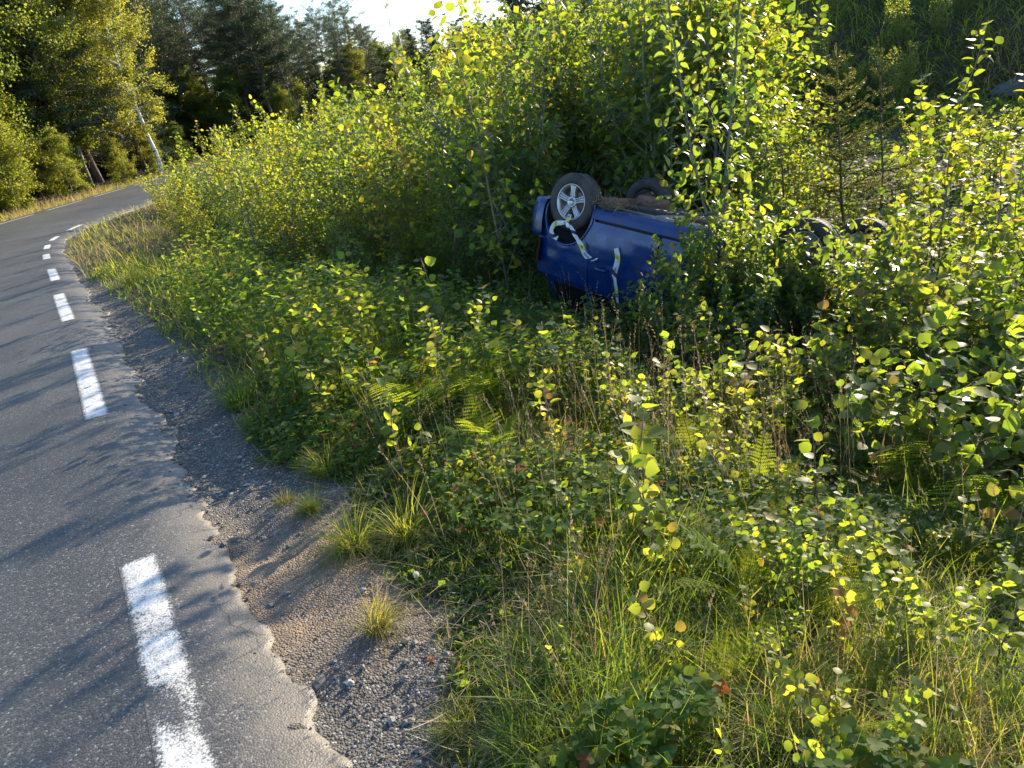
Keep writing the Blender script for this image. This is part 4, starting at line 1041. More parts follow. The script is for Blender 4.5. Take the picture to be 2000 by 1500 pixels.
for (p, sc, lb) in fern_at:
    b = on_ground(*p); plant('fern', FERN[RNG.integers(3)], (b[0], b[1], b[2] + .02), RNG.uniform(0, 6.28), sc * RNG.uniform(1.15, 1.35), lb, 'fern', 'ferns on the verge')

shoot_at = [((885, 720), 492, 'tall aspen shoot rising against the dark thicket left of the car', 0), ((1045, 760), 600, 'aspen shoot with bright yellow leaves below the car wheel', 1), ((1290, 1160), 880, 'pale aspen shoot with almost white leaves in the centre foreground', 3),
            ((655, 840), 640, 'aspen shoot standing by the shaded grass tussock', 2), ((550, 790), 650, 'aspen shoot with large grey-green leaves near the gravel', 3), ((480, 640), 520, 'twiggy aspen shoot in the middle of the shaded ditch', 2),
            ((420, 680), 575, 'aspen shoot leaning towards the road', 3), ((560, 650), 500, 'yellow tipped aspen shoot at the back of the shaded ditch', 1), ((1130, 760), 640, 'aspen shoot right of the brightest clump', 2), ((1210, 800), 620, 'aspen shoot in front of the blue car door', 1),
            ((960, 760), 590, 'slender shoot with reddish stem left of the brightest clump', 4), ((800, 950), 740, 'reddish shoot at the left end of the sunlit clump', 5), ((1440, 900), 720, 'aspen shoot under the dark tangle right of the car', 2), ((1590, 930), 800, 'shoot with one large yellow leaf right of centre', 3),
            ((1320, 860), 690, 'grey-green shoot among the dry stalks', 4), ((1950, 1330), 1080, 'pale leaved shoot in the right foreground corner', 2), ((1120, 1330), 1180, 'pair of small round leaves on a thin stem in the near grass', 1), ((1740, 620), 470, 'young aspen with small leaves beside the nose of the car', 2),
            ((1660, 720), 560, 'bare topped shoot in front of the nose of the car', 5), ((1510, 860), 760, 'short leafy shoot at the edge of the dark tangle', 3), ((330, 660), 620, 'low shoot with red tip hanging over the gravel shoulder', 5)]
for (bs, tp, lb, i) in shoot_at:
    special('aspen_shoot', SHOOT[i], bs, tp, lb, 'shoot', 'aspen shoots on the verge', wide=1.0)
# young saplings filling the right foreground and the foot of the tangle
young_at = [((1310, 690), 470), ((1440, 700), 400), ((1500, 690), 440), ((1400, 660), 420), ((1545, 720), 500), ((1270, 660), 540), ((1360, 680), 440), ((1470, 660), 420), ((1690, 720), 520), ((1620, 760), 560), ((1420, 800), 560), ((1560, 850), 600), ((1680, 900), 640), ((1800, 860), 560), ((1900, 900), 600), ((1980, 960), 640), ((1840, 760), 430), ((1950, 800), 420), ((1480, 730), 520), ((1300, 700), 590), ((1590, 700), 590), ((1750, 800), 600), ((1380, 720), 560), ((2060, 900), 480), ((1640, 790), 640)]
for k, (bs, tp) in enumerate(young_at):
    special('aspen_sapling', YOUNG[k % 5], bs, tp, 'leafy young aspen screening the front half of the car' if k < 10 else 'leafy young aspen in the tangle right of the car', 'sapling', 'young aspens before the car' if k < 10 else 'young aspens in the right tangle', wide=1.1 if k > 9 else .8)
for k, (bs, tp, w_) in enumerate([((1300, 735), 520, .8), ((1375, 715), 430, .75), ((1430, 712), 385, .75), ((1490, 720), 400, .8), ((1540, 745), 430, .85), ((1610, 760), 545, .8), ((1340, 770), 570, .9), ((1460, 770), 500, .9), ((1525, 700), 440, .8), ((1570, 730), 450, .7), ((1590, 727), 455, .9), ((1700, 765), 400, .8), ((1765, 755), 380, .8), ((1650, 745), 425, .9), ((1480, 705), 390, .8), ((1545, 715), 412, 1.0), ((1605, 738), 412, 1.0), ((1555, 695), 445, .8), ((1400, 760), 470, .8)]):
    special('sallow_bush', SALY[k % 3], bs, tp, 'dark long-leaved sallow hiding the middle of the car', 'bush', 'sallows hiding the middle of the car', wide=w_)
# low leafy saplings hiding the foot of the car and the shaded ditch
for k, (bs, tp) in enumerate([((1090, 640), 575), ((1230, 660), 590), ((980, 640), 540), ((780, 640), 500), ((620, 600), 480), ((680, 680), 560), ((500, 600), 500), ((860, 660), 560), ((1010, 690), 620), ((400, 560), 480), ((720, 600), 430)]):
    special('sallow_bush', BUSH[6 + k % 6], bs, tp, 'low shaded sallow at the front edge of the thicket', 'bush', 'low shaded sallows', wide=1.25)

def near_top(px):
    return float(np.interp(px, [0, 300, 500, 700, 850, 1000, 1040, 1250, 1300, 1500, 1700, 1900, 2000, 2300], [620, 560, 500, 490, 520, 590, 605, 620, 600, 600, 540, 470, 430, 330]))
def scatter(n, xr, yr, smin, items, hr, name, label, cat, group, wide=1.0, keep=None):
    c = 0; t = 0
    while c < n and t < n * 30:
        t += 1; x = RNG.uniform(*xr); y = RNG.uniform(*yr); z, s, l = terrain(np.array([x]), np.array([y]), True)
        if s[0] < smin + grass_width(l, y)[0] or over_car(x, y, -.1): continue
        px, py, k = proj((x, y, z[0])); 
        if not (-100 < px < 2350) or py > 1700: continue
        if keep is not None and not keep(px, py): continue
        h = RNG.uniform(*hr)
        while h > .15 and proj((x, y, z[0] + h))[1] < near_top(px): h *= .88
        if h < .16: continue
        it = items[RNG.integers(len(items))]
        e = plant(name, it[0], (x, y, z[0] - .02), RNG.uniform(0, 6.28), h / it[1], label + ', ' + beside(px, py - h * 200 / max(k, 1)), cat, group, (RNG.normal(0, .12), RNG.normal(0, .12))); e.scale = (h / it[1] * wide,) * 2 + (h / it[1],)
        c += 1
scatter(46, (1.2, 5.2), (2.6, 6.2), 2.3, YOUNG, (.5, 1.25), 'aspen_sapling', 'leafy young aspen in the right foreground', 'sapling', 'young aspens in the right foreground', 1.15)
scatter(26, (-.3, 2.8), (2.8, 5.0), 1.6, YOUNG, (.28, .62), 'aspen_sapling', 'low aspen sapling before the car', 'sapling', 'low aspens before the car', 1.2)
scatter(34, (-3.4, .6), (4.4, 9.0), .7, YOUNG, (.35, .95), 'aspen_sapling', 'young aspen in the shaded ditch', 'sapling', 'young aspens in the ditch', 1.15)
scatter(60, (-3.0, 4.0), (2.2, 7.0), .5, SHOOT, (.3, .85), 'aspen_shoot', 'thin aspen shoot in the weeds', 'shoot', 'thin aspen shoots in the weeds', 1.0)
FI = [(tuple(f), .45) for f in FERN]
scatter(24, (-.6, 4.2), (1.9, 5.4), .9, FI, (.26, .44), 'fern', 'lady fern among right foreground weeds', 'fern', 'ferns in the right foreground', 1.25)
scatter(16, (-3.0, .2), (4.0, 8.0), .7, FI, (.35, .6), 'fern', 'lady fern in the shaded ditch', 'fern', 'ferns in the ditch', 1.2)

scatter(40, (-.2, 2.4), (1.25, 2.7), .35, SHOOT, (.16, .42), 'aspen_shoot', 'small aspen shoot in near grass', 'shoot', 'small shoots in the near grass', 1.0)
scatter(16, (-.1, 2.4), (1.3, 2.8), .5, FI, (.2, .34), 'fern', 'small fern in the near grass', 'fern', 'small ferns in the near grass', 1.2)
scatter(26, (.1, 2.6), (1.3, 3.2), .6, YOUNG, (.2, .45), 'aspen_sapling', 'knee-high leafy sapling in near grass', 'sapling', 'knee-high saplings in the near grass', 1.2)

def clover_flower(col):
    mb = MB(); r = np.random.default_rng(5); n = 60; v = norm(r.normal(0, 1, (n, 3)) + UP * .25); mbp = leaves
    leaves(mb, v * .004 + UP * .02, v, norm(r.normal(0, 1, (n, 3))), .011, r.random(n), LNW)
    st = MB(); tube(st, [(0, 0, -.2), (.006, 0, -.1), (0, 0, .018)], [.0012, .0011, .001], 4)
    return mb.mesh('flower_head', col), st.mesh('stem', G['weed'])
M_PINK = foliage('pink_clover_head', [(0, (.35, .1, .2)), (1, (.5, .25, .34))], [(0, (.3, .1, .18)), (1, (.5, .2, .3))], objvar=0)
M_BROWN = foliage('withered_clover_head', [(0, (.12, .05, .03)), (1, (.25, .12, .07))], [(0, (.2, .08, .04)), (1, (.3, .14, .07))], objvar=0)
M_YEL = foliage('yellow_flower', [(0, (.6, .4, .02)), (1, (.7, .5, .03))], [(0, (.5, .35, .02)), (1, (.6, .45, .03))], objvar=0)
M_WHI = foliage('white_umbel', [(0, (.5, .48, .44)), (1, (.65, .63, .6))], [(0, (.4, .38, .33)), (1, (.5, .48, .44))], objvar=0)
FL = {c: clover_flower(m_) for c, m_ in (('pink', M_PINK), ('brown', M_BROWN), ('yellow', M_YEL), ('white', M_WHI))}
for (p, c, lb) in [((1080, 1075), 'pink', 'pink clover head above the lush green grass in the centre'), ((660, 858), 'pink', 'pink clover head beside the dirt by the gravel'), ((1462, 1420), 'pink', 'pink clover head at the bottom of the picture'),
                   ((1320, 1455), 'brown', 'withered brown clover head at the bottom of the picture'), ((832, 1012), 'brown', 'withered clover head above the tufts at the road edge'), ((845, 985), 'brown', 'smaller withered clover head next to the tufts'),
                   ((1745, 1092), 'yellow', 'yellow flower head in the brown grass on the right'), ((1098, 888), 'white', 'white flower head in front of the fern'), ((1145, 925), 'white', 'white flower head left of the dry stalks'),
                   ((815, 1130), 'white', 'pale umbel low beside the road edge tufts'), ((1715, 1170), 'white', 'white flower head in the right foreground'), ((722, 672), 'pink', 'small pink flower in the shaded ditch'), ((1130, 1270), 'brown', 'withered clover head in the near grass'), ((845, 1300), 'brown', 'reddish withered head at the edge of the gravel')]:
    d_ = ray(*p); g = on_ground(*p); k = np.linalg.norm(g - EYE) * .93; q = EYE + d_ * k
    e = plant('clover_flower' if c in ('pink', 'brown') else 'wild_flower', FL[c], (q[0], q[1], q[2]), RNG.uniform(0, 6.28), RNG.uniform(.9, 1.25), lb, 'flower', 'flower heads on the verge')
# grass tussocks that stand out
def tussock(seed, n, L, v):
    r = np.random.default_rng(seed); mb = MB(); a = r.random(n) * 6.28; rr = .09 * np.sqrt(r.random(n)) * L / .4
    blades(mb, r, np.stack([np.cos(a) * rr, np.sin(a) * rr, np.zeros(n)], 1), L * r.uniform(.5, 1.1, n), np.full(n, .0018), np.abs(r.normal(.15, .12, n)), np.clip(r.normal(v, .15, n), 0, 1), np.where(r.random(n) < .55, r.normal(1.0, .9, n), a), r.uniform(.2, 1.5, n), segs=4)
    return mb.mesh('blades', G['grass'])
TUS = [tussock(801, 420, .42, .3), tussock(802, 380, .3, .6), tussock(803, 260, .22, .8), tussock(804, 420, .36, .12)]
for (p, i, sc, lb) in [((745, 800), 3, 1.1, 'dark green arching tussock in the shade left of the sunlit clump'), ((1370, 1300), 1, .6, 'fine yellow-green tussock in the right foreground'), ((1150, 1180), 3, .65, 'lush green tussock in the centre foreground'),
                       ((740, 1235), 2, .8, 'brownish tuft on the edge of the gravel'), ((690, 1080), 1, .9, 'sunlit tuft overhanging the disturbed dirt'), ((800, 1060), 1, 1.0, 'tall bladed tuft behind the road edge tufts'), ((640, 930), 1, .7, 'bright tuft above the dirt patch'),
                       ((1250, 1420), 0, .55, 'tall bright blades at the bottom of the picture'), ((1560, 1480), 0, .6, 'long blades at the bottom right of the picture'), ((560, 990), 2, .5, 'small tuft on the gravel shoulder'), ((610, 1000), 1, .5, 'little tuft beside the dirt patch'),
                       ((470, 800), 3, .9, 'shaded tuft at the back of the gravel'), ((900, 1440), 1, .5, 'tuft at the lower end of the gravel'), ((1040, 1480), 0, .5, 'green blades at the bottom centre'), ((260, 560), 1, 1.3, 'pale tuft beside the distant shoulder'), ((1850, 1400), 2, .8, 'straw coloured tuft in the right corner')]:
    b = on_ground(*p); o = bpy.data.objects.new('grass_tussock', TUS[i]); COL.objects.link(o); o.location = b; o.rotation_euler = (0, 0, RNG.uniform(0, 6.28)); o.scale = (sc,) * 3
    tag(o, lb, 'grass tussock', 'grass tussocks on the verge')
b = on_ground(422, 861); mb = boulder(9, np.array([.012, .012, .011])); o = mb.build('red_berry', plain('red_skin', (.4, .03, .02), .35)); o.location = b + UP * .01; tag(o, 'small round red fruit lying on the gravel shoulder', 'fruit')

# ------------------------------------------------------------------ the overturned car (built upright in its own axes, then rolled onto its roof)
car = empty('overturned_car', label='dark blue car lying upside down in the bushes, wheels in the air', cat='car')
mw = Matrix.Identity(4)
oo = CAR_O - CAR_M @ np.array([0, 0, .18])
for i in range(3):
    for j in range(3): mw[i][j] = CAR_M[i, j]
    mw[i][3] = oo[i]
car.matrix_world = mw
def paint_car():
    mt, N, L = mat('dark_blue_car_paint')
    tc = N.new('ShaderNodeTexCoord'); nz = N.new('ShaderNodeTexNoise'); nz.inputs['Scale'].default_value = 5; nz.inputs['Detail'].default_value = 7; nz.inputs['Roughness'].default_value = .65
    L.new(tc.outputs['Object'], nz.inputs['Vector'])
    r1 = ramp(N, [(.46, (.0025, .027, .135)), (.57, (.004, .026, .11)), (.64, (.035, .035, .045)), (.8, (.09, .075, .055))]); L.new(nz.outputs['Fac'], r1.inputs[0])
    r2 = ramp(N, [(.4, (.22, .22, .22)), (.75, (.55, .55, .55))]); L.new(nz.outputs['Fac'], r2.inputs[0])
    p = N.new('ShaderNodeBsdfPrincipled'); L.new(r1.outputs[0], p.inputs['Base Color']); L.new(r2.outputs[0], p.inputs['Roughness'])
    p.inputs['Metallic'].default_value = .1; p.inputs['Coat Weight'].default_value = .5; p.inputs['Coat Roughness'].default_value = .12
    n2 = N.new('ShaderNodeTexNoise'); n2.inputs['Scale'].default_value = 2.6; L.new(tc.outputs['Object'], n2.inputs['Vector'])
    b = N.new('ShaderNodeBump'); b.inputs['Strength'].default_value = .22; b.inputs['Distance'].default_value = .05; L.new(n2.outputs['Fac'], b.inputs['Height']); L.new(b.outputs[0], p.inputs['Normal'])
    o = N.new('ShaderNodeOutputMaterial'); L.new(p.outputs[0], o.inputs[0]); return mt
M_BLUE = paint_car()
M_RUB = plain('tyre_rubber', (.018, .018, .019), .75, noise=(.05, .045, .04), nscale=9)
M_ALLOY = plain('dull_alloy', (.42, .43, .45), .38, metal=.75, noise=(.3, .3, .3), nscale=12)
M_DARK = plain('black_plastic', (.012, .012, .013), .6)
M_RUST = plain('rusty_steel', (.12, .06, .035), .8, noise=(.2, .12, .08), nscale=18, bump=.3)
M_FLOOR = plain('dusty_underbody', (.3, .3, .31), .38, metal=.35, noise=(.14, .12, .1), nscale=7, bump=.2)
M_GLASS = plain('dark_window_glass', (.01, .012, .014), .08, spec=.6)
M_LAMP = plain('lamp_glass', (.5, .5, .52), .12)
M_RED = plain('red_lamp_glass', (.05, .006, .006), .3)

def body_w(x):
    x = np.asarray(x, float)
    return .835 * (1 - .10 * np.clip((-x + .02) / .52, 0, 1) ** 2.2 - .16 * np.clip((x - 2.55) / .8, 0, 1) ** 2.0)
def side_y(x, z):
    return body_w(x) * np.interp(z, [.17, .22, .3, .42, .57, .68, .71, .82, 1.02], [.90, .955, .985, 1.0, 1.0, .992, .985, .975, .93])
AR, AZ = .345, .30
def panel(name, sgn, x0, x1, z0, z1, out=0.0, tip=0.0, label=None):
    """outer skin panel with wheel-arch cut-out and folded edges"""
    nx = max(4, int((x1 - x0) / .022)); nz = max(3, int((z1 - z0) / .022))
    xs = np.linspace(x0, x1, nx + 1); zs = np.linspace(z0, z1, nz + 1)
    A, B = np.meshgrid(xs, zs, indexing='ij')
    ca, cb = (A[1:, 1:] + A[:-1, :-1]) / 2, (B[1:, 1:] + B[:-1, :-1]) / 2
    keep = np.ones(ca.shape, bool)
    for cx in (0.0, 2.6): keep &= (ca - cx) ** 2 + (cb - AZ) ** 2 > AR ** 2
    A2, B2 = A.copy(), B.copy()
    for cx in (0.0, 2.6):
        d = np.hypot(A - cx, B - AZ); inn = d < AR + .004
        A2 = np.where(inn, cx + (A - cx) / np.maximum(d, 1e-6) * AR, A2); B2 = np.where(inn, AZ + (B - AZ) / np.maximum(d, 1e-6) * AR, B2)
    Yv = side_y(A2, B2) + out + tip * (z1 - B2) / (z1 - z0)
    Yv = Yv + .02 * vnoise(A2, B2, 3.1, 71 + int(x0 * 7)) + .012 * vnoise(A2, B2, 7, 73) + .035 * np.minimum(0, vnoise(A2, B2, 1.7, 75)) + (.05 * np.minimum(0, vnoise(A2, B2, 5, 77)) if x0 > 2 else 0)
    P = np.stack([A2, sgn * Yv, B2], -1)
    m_ = MB(); gridmesh(m_, P, keep=keep, flip=sgn < 0)
    for edge in (P[0], P[-1], P[:, 0], P[:, -1]):
        e2 = edge.copy(); e2[:, 1] -= sgn * .03
        c = [(edge[k, 0] - q) ** 2 + (edge[k, 2] - AZ) ** 2 < (AR + .002) ** 2 for q in (0, 2.6) for k in range(len(edge))]
        c = np.array(c).reshape(2, -1).any(0)
        gridmesh(m_, np.stack([edge, e2], 1), keep=~(c[1:] & c[:-1])[:, None])
    ob = m_.build(name, M_BLUE, car)
    if label: ob['label'] = label
    return ob
for sgn in (1, -1):
    panel('rear_quarter', sgn, -.40, .372, .30, 1.02)
    panel('sill', sgn, .30, 2.33, .168, .292, .008)
    d1 = panel('rear_door', sgn, .384, 1.21, .318, 1.02, tip=.03)
    if sgn > 0:
        h = MB(); tube(h, [(.50, .845, .78), (.53, .872, .785), (.63, .872, .785), (.66, .845, .78)], .014, 6); h.build('handle', M_BLUE, d1)
    d2 = panel('front_door', sgn, 1.222, 2.12, .318, 1.02, tip=.015)
    h = MB(); tube(h, [(1.34, sgn * .845, .78), (1.37, sgn * .872, .785), (1.47, sgn * .872, .785), (1.50, sgn * .845, .78)], .014, 6); h.build('handle', M_BLUE, d2)
    panel('fender', sgn, 2.132, 3.26, .32, .90)
    mm = MB(); gridmesh(mm, np.array([[(x, sgn * (side_y(x, z) - .03), z) for z in (.2, .5, .9)] for x in (.3, 1.2, 2.3)]));  mm.build('inner_panel', M_DARK, car)
    mm = MB(); tube(mm, [(2.02, sgn * .8, .93), (2.0, sgn * .9, .96)], .02, 5)
    u = np.linspace(0, 2 * math.pi, 13); P = np.stack([np.stack([np.full(13, 2.0 + k * .045), sgn * .93 + np.cos(u) * .095 * w, .98 + np.sin(u) * .065 * w], 1)[None] * 1 for k, w in ((-.9, .75), (-.6, 1), (.2, 1), (.9, .6), (1.1, .1))])[:, 0]
    gridmesh(mm, P); mm.build('wing_mirror', M_BLUE, car)
    # arch lips and wheel houses
    for cx in (0.0, 2.6):
        a = np.linspace(-.42, math.pi + .42, 40); st = []
        for rr, dy in ((AR + .002, .002), (AR - .006, .008), (AR - .02, .004), (AR - .022, -.03)):
            xx, zz = cx + np.cos(a) * rr, AZ + np.sin(a) * rr
            st.append(np.stack([xx, sgn * (side_y(xx, np.maximum(zz, .2)) + dy), zz], 1))
        mm = MB(); gridmesh(mm, np.stack(st, 1), flip=sgn > 0); mm.build('arch_lip', M_BLUE, car)
        a = np.linspace(-.3, math.pi + .3, 26); st = [np.stack([cx + np.cos(a) * (AR - .01), np.full(26, sgn * yy), AZ + np.sin(a) * (AR - .01)], 1) for yy in (.80, .7, .5)]
        st.append(np.stack([cx + np.cos(a) * .05, np.full(26, sgn * .5), AZ + np.sin(a) * .05], 1))
        mm = MB(); gridmesh(mm, np.stack(st, 1)); mm.build('wheel_housing', M_DARK, car)

# greenhouse: roof skin and glass share one surface
xs = np.r_[np.linspace(-.40, -.1, 7), np.linspace(0, 1.4, 20), np.linspace(1.5, 2.32, 10)]
prof = np.array([(.93, 0), (.90, .12), (.855, .35), (.80, .62), (.745, .80), (.66, .92), (.5, .975), (.3, .995), (0, 1.0)])
prof = np.vstack([prof, prof[-2::-1] * [-1, 1]])
zt = np.interp(xs, [-.40, -.12, .3, .8, 1.35, 2.32], [1.05, 1.40, 1.47, 1.47, 1.42, 1.03])
GH = np.zeros((len(xs), len(prof), 3))
for i, x in enumerate(xs):
    w = body_w(x) * (1 - .06 * smooth(1.4, 2.3, x)); GH[i, :, 0] = x; GH[i, :, 1] = w * prof[:, 0]; GH[i, :, 2] = 1.02 + (zt[i] - 1.02) * prof[:, 1]
GH[:, :, 2] += .05 * vnoise(GH[:, :, 0], GH[:, :, 1], 3, 61) * (GH[:, :, 2] > 1.25)
xc = (xs[1:] + xs[:-1])[:, None] / 2; vc = (np.arange(len(prof) - 1) + .5)[None]; nv = len(prof) - 1
side_v = ((vc > 1) & (vc < 4)) | ((vc > nv - 4) & (vc < nv - 1)); mid_v = (vc > 4.9) & (vc < nv - 4.9)
winmask = [sv & (xc > a_) & (xc < b_) for sv in (side_v & (vc < nv / 2), side_v & (vc > nv / 2)) for a_, b_ in ((-.08, .36), (.44, 1.12), (1.2, 1.72))] + [ mid_v & (xc > 1.44), mid_v & (xc < -.1)]
rest = np.ones((len(xs) - 1, nv), bool)
mm = MB()
for wmask in winmask: rest &= ~wmask
gridmesh(mm, GH, keep=rest, flip=True); mm.build('roof', M_BLUE, car)
for wmask in winmask:
    mm = MB(); G2 = GH.copy(); G2[:, :, 2] -= .006; gridmesh(mm, G2, keep=np.broadcast_to(wmask, rest.shape), flip=True); mm.build('window', M_GLASS, car)
# bonnet, tailgate and bumpers
u = np.linspace(-1, 1, 15); xs = np.linspace(2.30, 3.30, 14)
P = np.zeros((14, 15, 3))
for i, x in enumerate(xs):
    P[i, :, 0] = x - .16 * (u ** 2) * smooth(2.7, 3.3, x); P[i, :, 1] = u * body_w(x) * .94; P[i, :, 2] = np.interp(x, [2.3, 2.6, 3.0, 3.2, 3.3], [1.03, .98, .89, .82, .72]) - .02 * u ** 2 + .012 * vnoise(P[i, :, 0], P[i, :, 1], 5, 3)
mm = MB(); gridmesh(mm, P); mm.build('bonnet', M_BLUE, car)
zz = np.linspace(.3, 1.05, 9); P = np.zeros((9, 15, 3))
for i, z in enumerate(zz): P[i, :, 0] = -.405 - .03 * (1 - u ** 2) + .04 * smooth(.6, 1.0, z); P[i, :, 1] = u * side_y(-.47, z); P[i, :, 2] = z
mm = MB(); gridmesh(mm, P); mm.build('tailgate', M_BLUE, car)
def bumper(front):
    x0, sx = (2.98, 1) if front else (-.30, -1); ext = .42 if front else .18
    a = np.linspace(-1, 1, 41); mm = MB(); P = np.zeros((41, 9, 3))
    for i, q in enumerate(a):
        s = min(1, (1 - abs(q)) / .35); yw = np.sign(q) * (1 - (1 - s) ** 0) * 0
        t = abs(q); y = np.sign(q) * .83 * (1 if t > .72 else math.sin(t / .72 * math.pi / 2) ** .85); x = x0 + sx * ext * (max(0, (1 - t) / .28) if t > .72 else 1) ** .5 * (1 if t > .72 else 1)
        x = x0 + sx * ext * (min(1, (1 - t) / .36) ** .55) + sx * .05 * (1 - min(1, t / .7) ** 2)
        y = np.sign(q) * (.845 - (.10 if front else .05) * min(1, (1 - t) / .36) ** 1.2) * min(1, t / .64) 
        for j, (dz, dn) in enumerate(((.18, -.06), (.2, -.01), (.26, .012), (.36, .02), (.46, .02), (.52, .008), (.56, .01), (.6, -.005), (.61, -.06))):
            f = min(1, t / .7); P[i, j] = (x + sx * dn * (1 - f * .7), y + np.sign(q) * dn * f, dz)
    gridmesh(mm, P, flip=front); return mm.build('front_bumper' if front else 'rear_bumper', M_BLUE, car)
bumper(True); bumper(False)
for sgn in (1, -1):
    mm = MB(); a = np.linspace(0, 1, 8); P = np.array([[(3.02 + .24 * (1 - q) ** .6, sgn * (.40 + .345 * q), z) for z in (.62, .66, .72, .76)] for q in a]); gridmesh(mm, P); mm.build('headlight', M_LAMP, car)
    mm = MB(); P = np.array([[(-.43 + .12 * q * q, sgn * (.60 + .235 * q ** .5), z) for z in (.63, .7, .8, .9)] for q in a]); gridmesh(mm, P); mm.build('tail_light', M_RED, car)
# underside
xs = np.linspace(-.42, 3.15, 90); ys = np.linspace(-.77, .77, 61); A, B = np.meshgrid(xs, ys, indexing='ij')
rib = .018 * np.sin(B * 26) * smooth(.75, .6, abs(B)) * ((abs(A - .02) > .22) & (abs(A - 1.3) > .06)) ; tun = .09 * np.exp(-(B / .14) ** 2)
Zf = .185 + rib + tun + .012 * vnoise(A, B, 6, 3)
keep = np.ones((89, 60), bool); ca, cb = (A[1:, 1:] + A[:-1, :-1]) / 2, (B[1:, 1:] + B[:-1, :-1]) / 2
for cx in (0, 2.6): keep &= ~((abs(ca - cx) < .33) & (abs(cb) > .5))
mm = MB(); gridmesh(mm, np.stack([A, B, Zf], -1), keep=keep, flip=True); mm.build('underbody', M_FLOOR, car)
mm = MB(); box(mm, (.40, .62, .150), (2.2, .66, .19)); box(mm, (.40, -.66, .150), (2.2, -.62, .19)); box(mm, (.9, -.5, .155), (.97, .5, .18)); mm.build('chassis_rail', M_FLOOR, car)
mm = MB(); box(mm, (-.06, -.66, .13), (.05, .66, .215)); box(mm, (.0, .48, .12), (.45, .54, .18)); box(mm, (.0, -.54, .12), (.45, -.48, .18)); mm.build('rear_axle_beam', M_RUST, car)
mm = MB(); box(mm, (2.45, -.62, .12), (2.75, .62, .17)); box(mm, (2.3, -.3, .1), (2.95, .25, .2)); mm.build('front_subframe', M_RUST, car)
mm = MB(); tube(mm, [(2.5, .1, .15), (1.9, .05, .17), (.9, .02, .17), (.45, -.1, .16), (.2, -.25, .15)], .026, 8); tube(mm, [(-.3, -.5, .2), (-.28, -.3, .17), (.1, -.3, .17)], .026, 8)
tube(mm, [(.12, -.3, .14), (.14, -.3, .14), (.5, -.32, .14), (.52, -.32, .14)], [.05, .085, .085, .05], 12); mm.build('exhaust', M_RUST, car)
mm = MB(); box(mm, (.45, -.1, .13), (.88, .48, .21)); mm.build('fuel_tank', M_DARK, car)

def lathe(mb, prof, n=48, a=.5):
    prof = np.array(prof); u = np.linspace(0, 2 * math.pi, n + 1)
    P = np.stack([np.cos(u)[:, None] * prof[None, :, 0], np.broadcast_to(prof[None, :, 1], (n + 1, len(prof))), np.sin(u)[:, None] * prof[None, :, 0]], -1)
    gridmesh(mb, P, a)
def wheel_meshes():
    ty = MB(); R0 = .302
    lathe(ty, [(.185, .07), (.20, .088), (.225, .096), (.25, .099), (.275, .094), (.290, .083), (.298, .072), (R0, .06), (R0, .052), (R0 - .007, .050), (R0 - .007, .044), (R0, .042), (R0, .016), (R0 - .007, .014), (R0 - .007, .006), (R0, .004),
               (R0, -.02), (R0 - .007, -.022), (R0 - .007, -.03), (R0, -.032), (R0, -.06), (.298, -.072), (.290, -.083), (.275, -.094), (.25, -.099), (.2, -.088), (.185, -.07)], 64)
    for k in range(64):                               # shoulder tread blocks
        a = k / 64 * 2 * math.pi
        for sy in (1, -1):
            c = np.array([math.cos(a), 0, math.sin(a)]); t = np.array([-math.sin(a), 0, math.cos(a)])
            V = [c * rr + t * dt + UP * 0 + np.array([0, sy * yy, 0]) for rr, yy in ((R0 + .003, .046), (R0 + .003, .064), (.297, .08), (R0 - .006, .046)) for dt in (-.009, .009)]
            ty.add(V, None, [(0, 1, 3, 2), (2, 3, 5, 4)])
    rim = MB()
    lathe(rim, [(.172, -.075), (.165, -.03), (.158, .03), (.165, .06), (.180, .078), (.190, .084), (.194, .078), (.186, .066)], 64)
    for k in range(5):
        a = k / 5 * 2 * math.pi + .25; c = np.array([math.cos(a), 0, math.sin(a)]); t = np.array([-math.sin(a), 0, math.cos(a)]); Yv = np.array([0, 1.0, 0])
        rr = np.array([.03, .07, .11, .145, .172]); hw = np.array([.036, .032, .031, .036, .048]); yy = np.array([.058, .066, .07, .07, .072])
        cs_ = np.array([(-1, -.035), (-1, -.008), (-.82, 0), (-.5, 0), (-.42, -.008), (-.3, -.008), (-.24, 0), (.24, 0), (.3, -.008), (.42, -.008), (.5, 0), (.82, 0), (1, -.008), (1, -.035)])
        P = np.array([[c * r_ + t * (w_ * q[0]) + Yv * (y_ + q[1]) for q in cs_] for r_, w_, y_ in zip(rr, hw, yy)])
        gridmesh(rim, P)
        e = a + math.pi / 5; bc = np.array([math.cos(a) * .05, .066, math.sin(a) * .05]); tube(rim, [bc, bc + Yv * .008], .008, 6)
    lathe(rim, [(.062, .03), (.064, .064), (.058, .070), (.034, .070), (.030, .060), (.0, .060)], 32)
    drum = MB(); lathe(drum, [(0, .012), (.11, .012), (.125, .005), (.125, -.03), (0, -.03)], 32)
    return rim.mesh('wheel', M_ALLOY), ty.mesh('tyre', M_RUB), drum.mesh('brake_drum', M_RUST)
WM = wheel_meshes()
for (x, sgn, st) in ((0, 1, 0), (0, -1, 0), (2.6, 1, .12), (2.6, -1, .12)):
    w = bpy.data.objects.new('wheel', WM[0]); COL.objects.link(w); w.parent = car
    w.location = (x, sgn * .715, .18); w.rotation_euler = (0, .35 * x + .6, (0 if sgn > 0 else math.pi) + st)
    for me in WM[1:]:
        c = bpy.data.objects.new(me.name.split('.')[0], me); COL.objects.link(c); c.parent = w
    w['label'] = 'wheel with five spoke alloy rim'

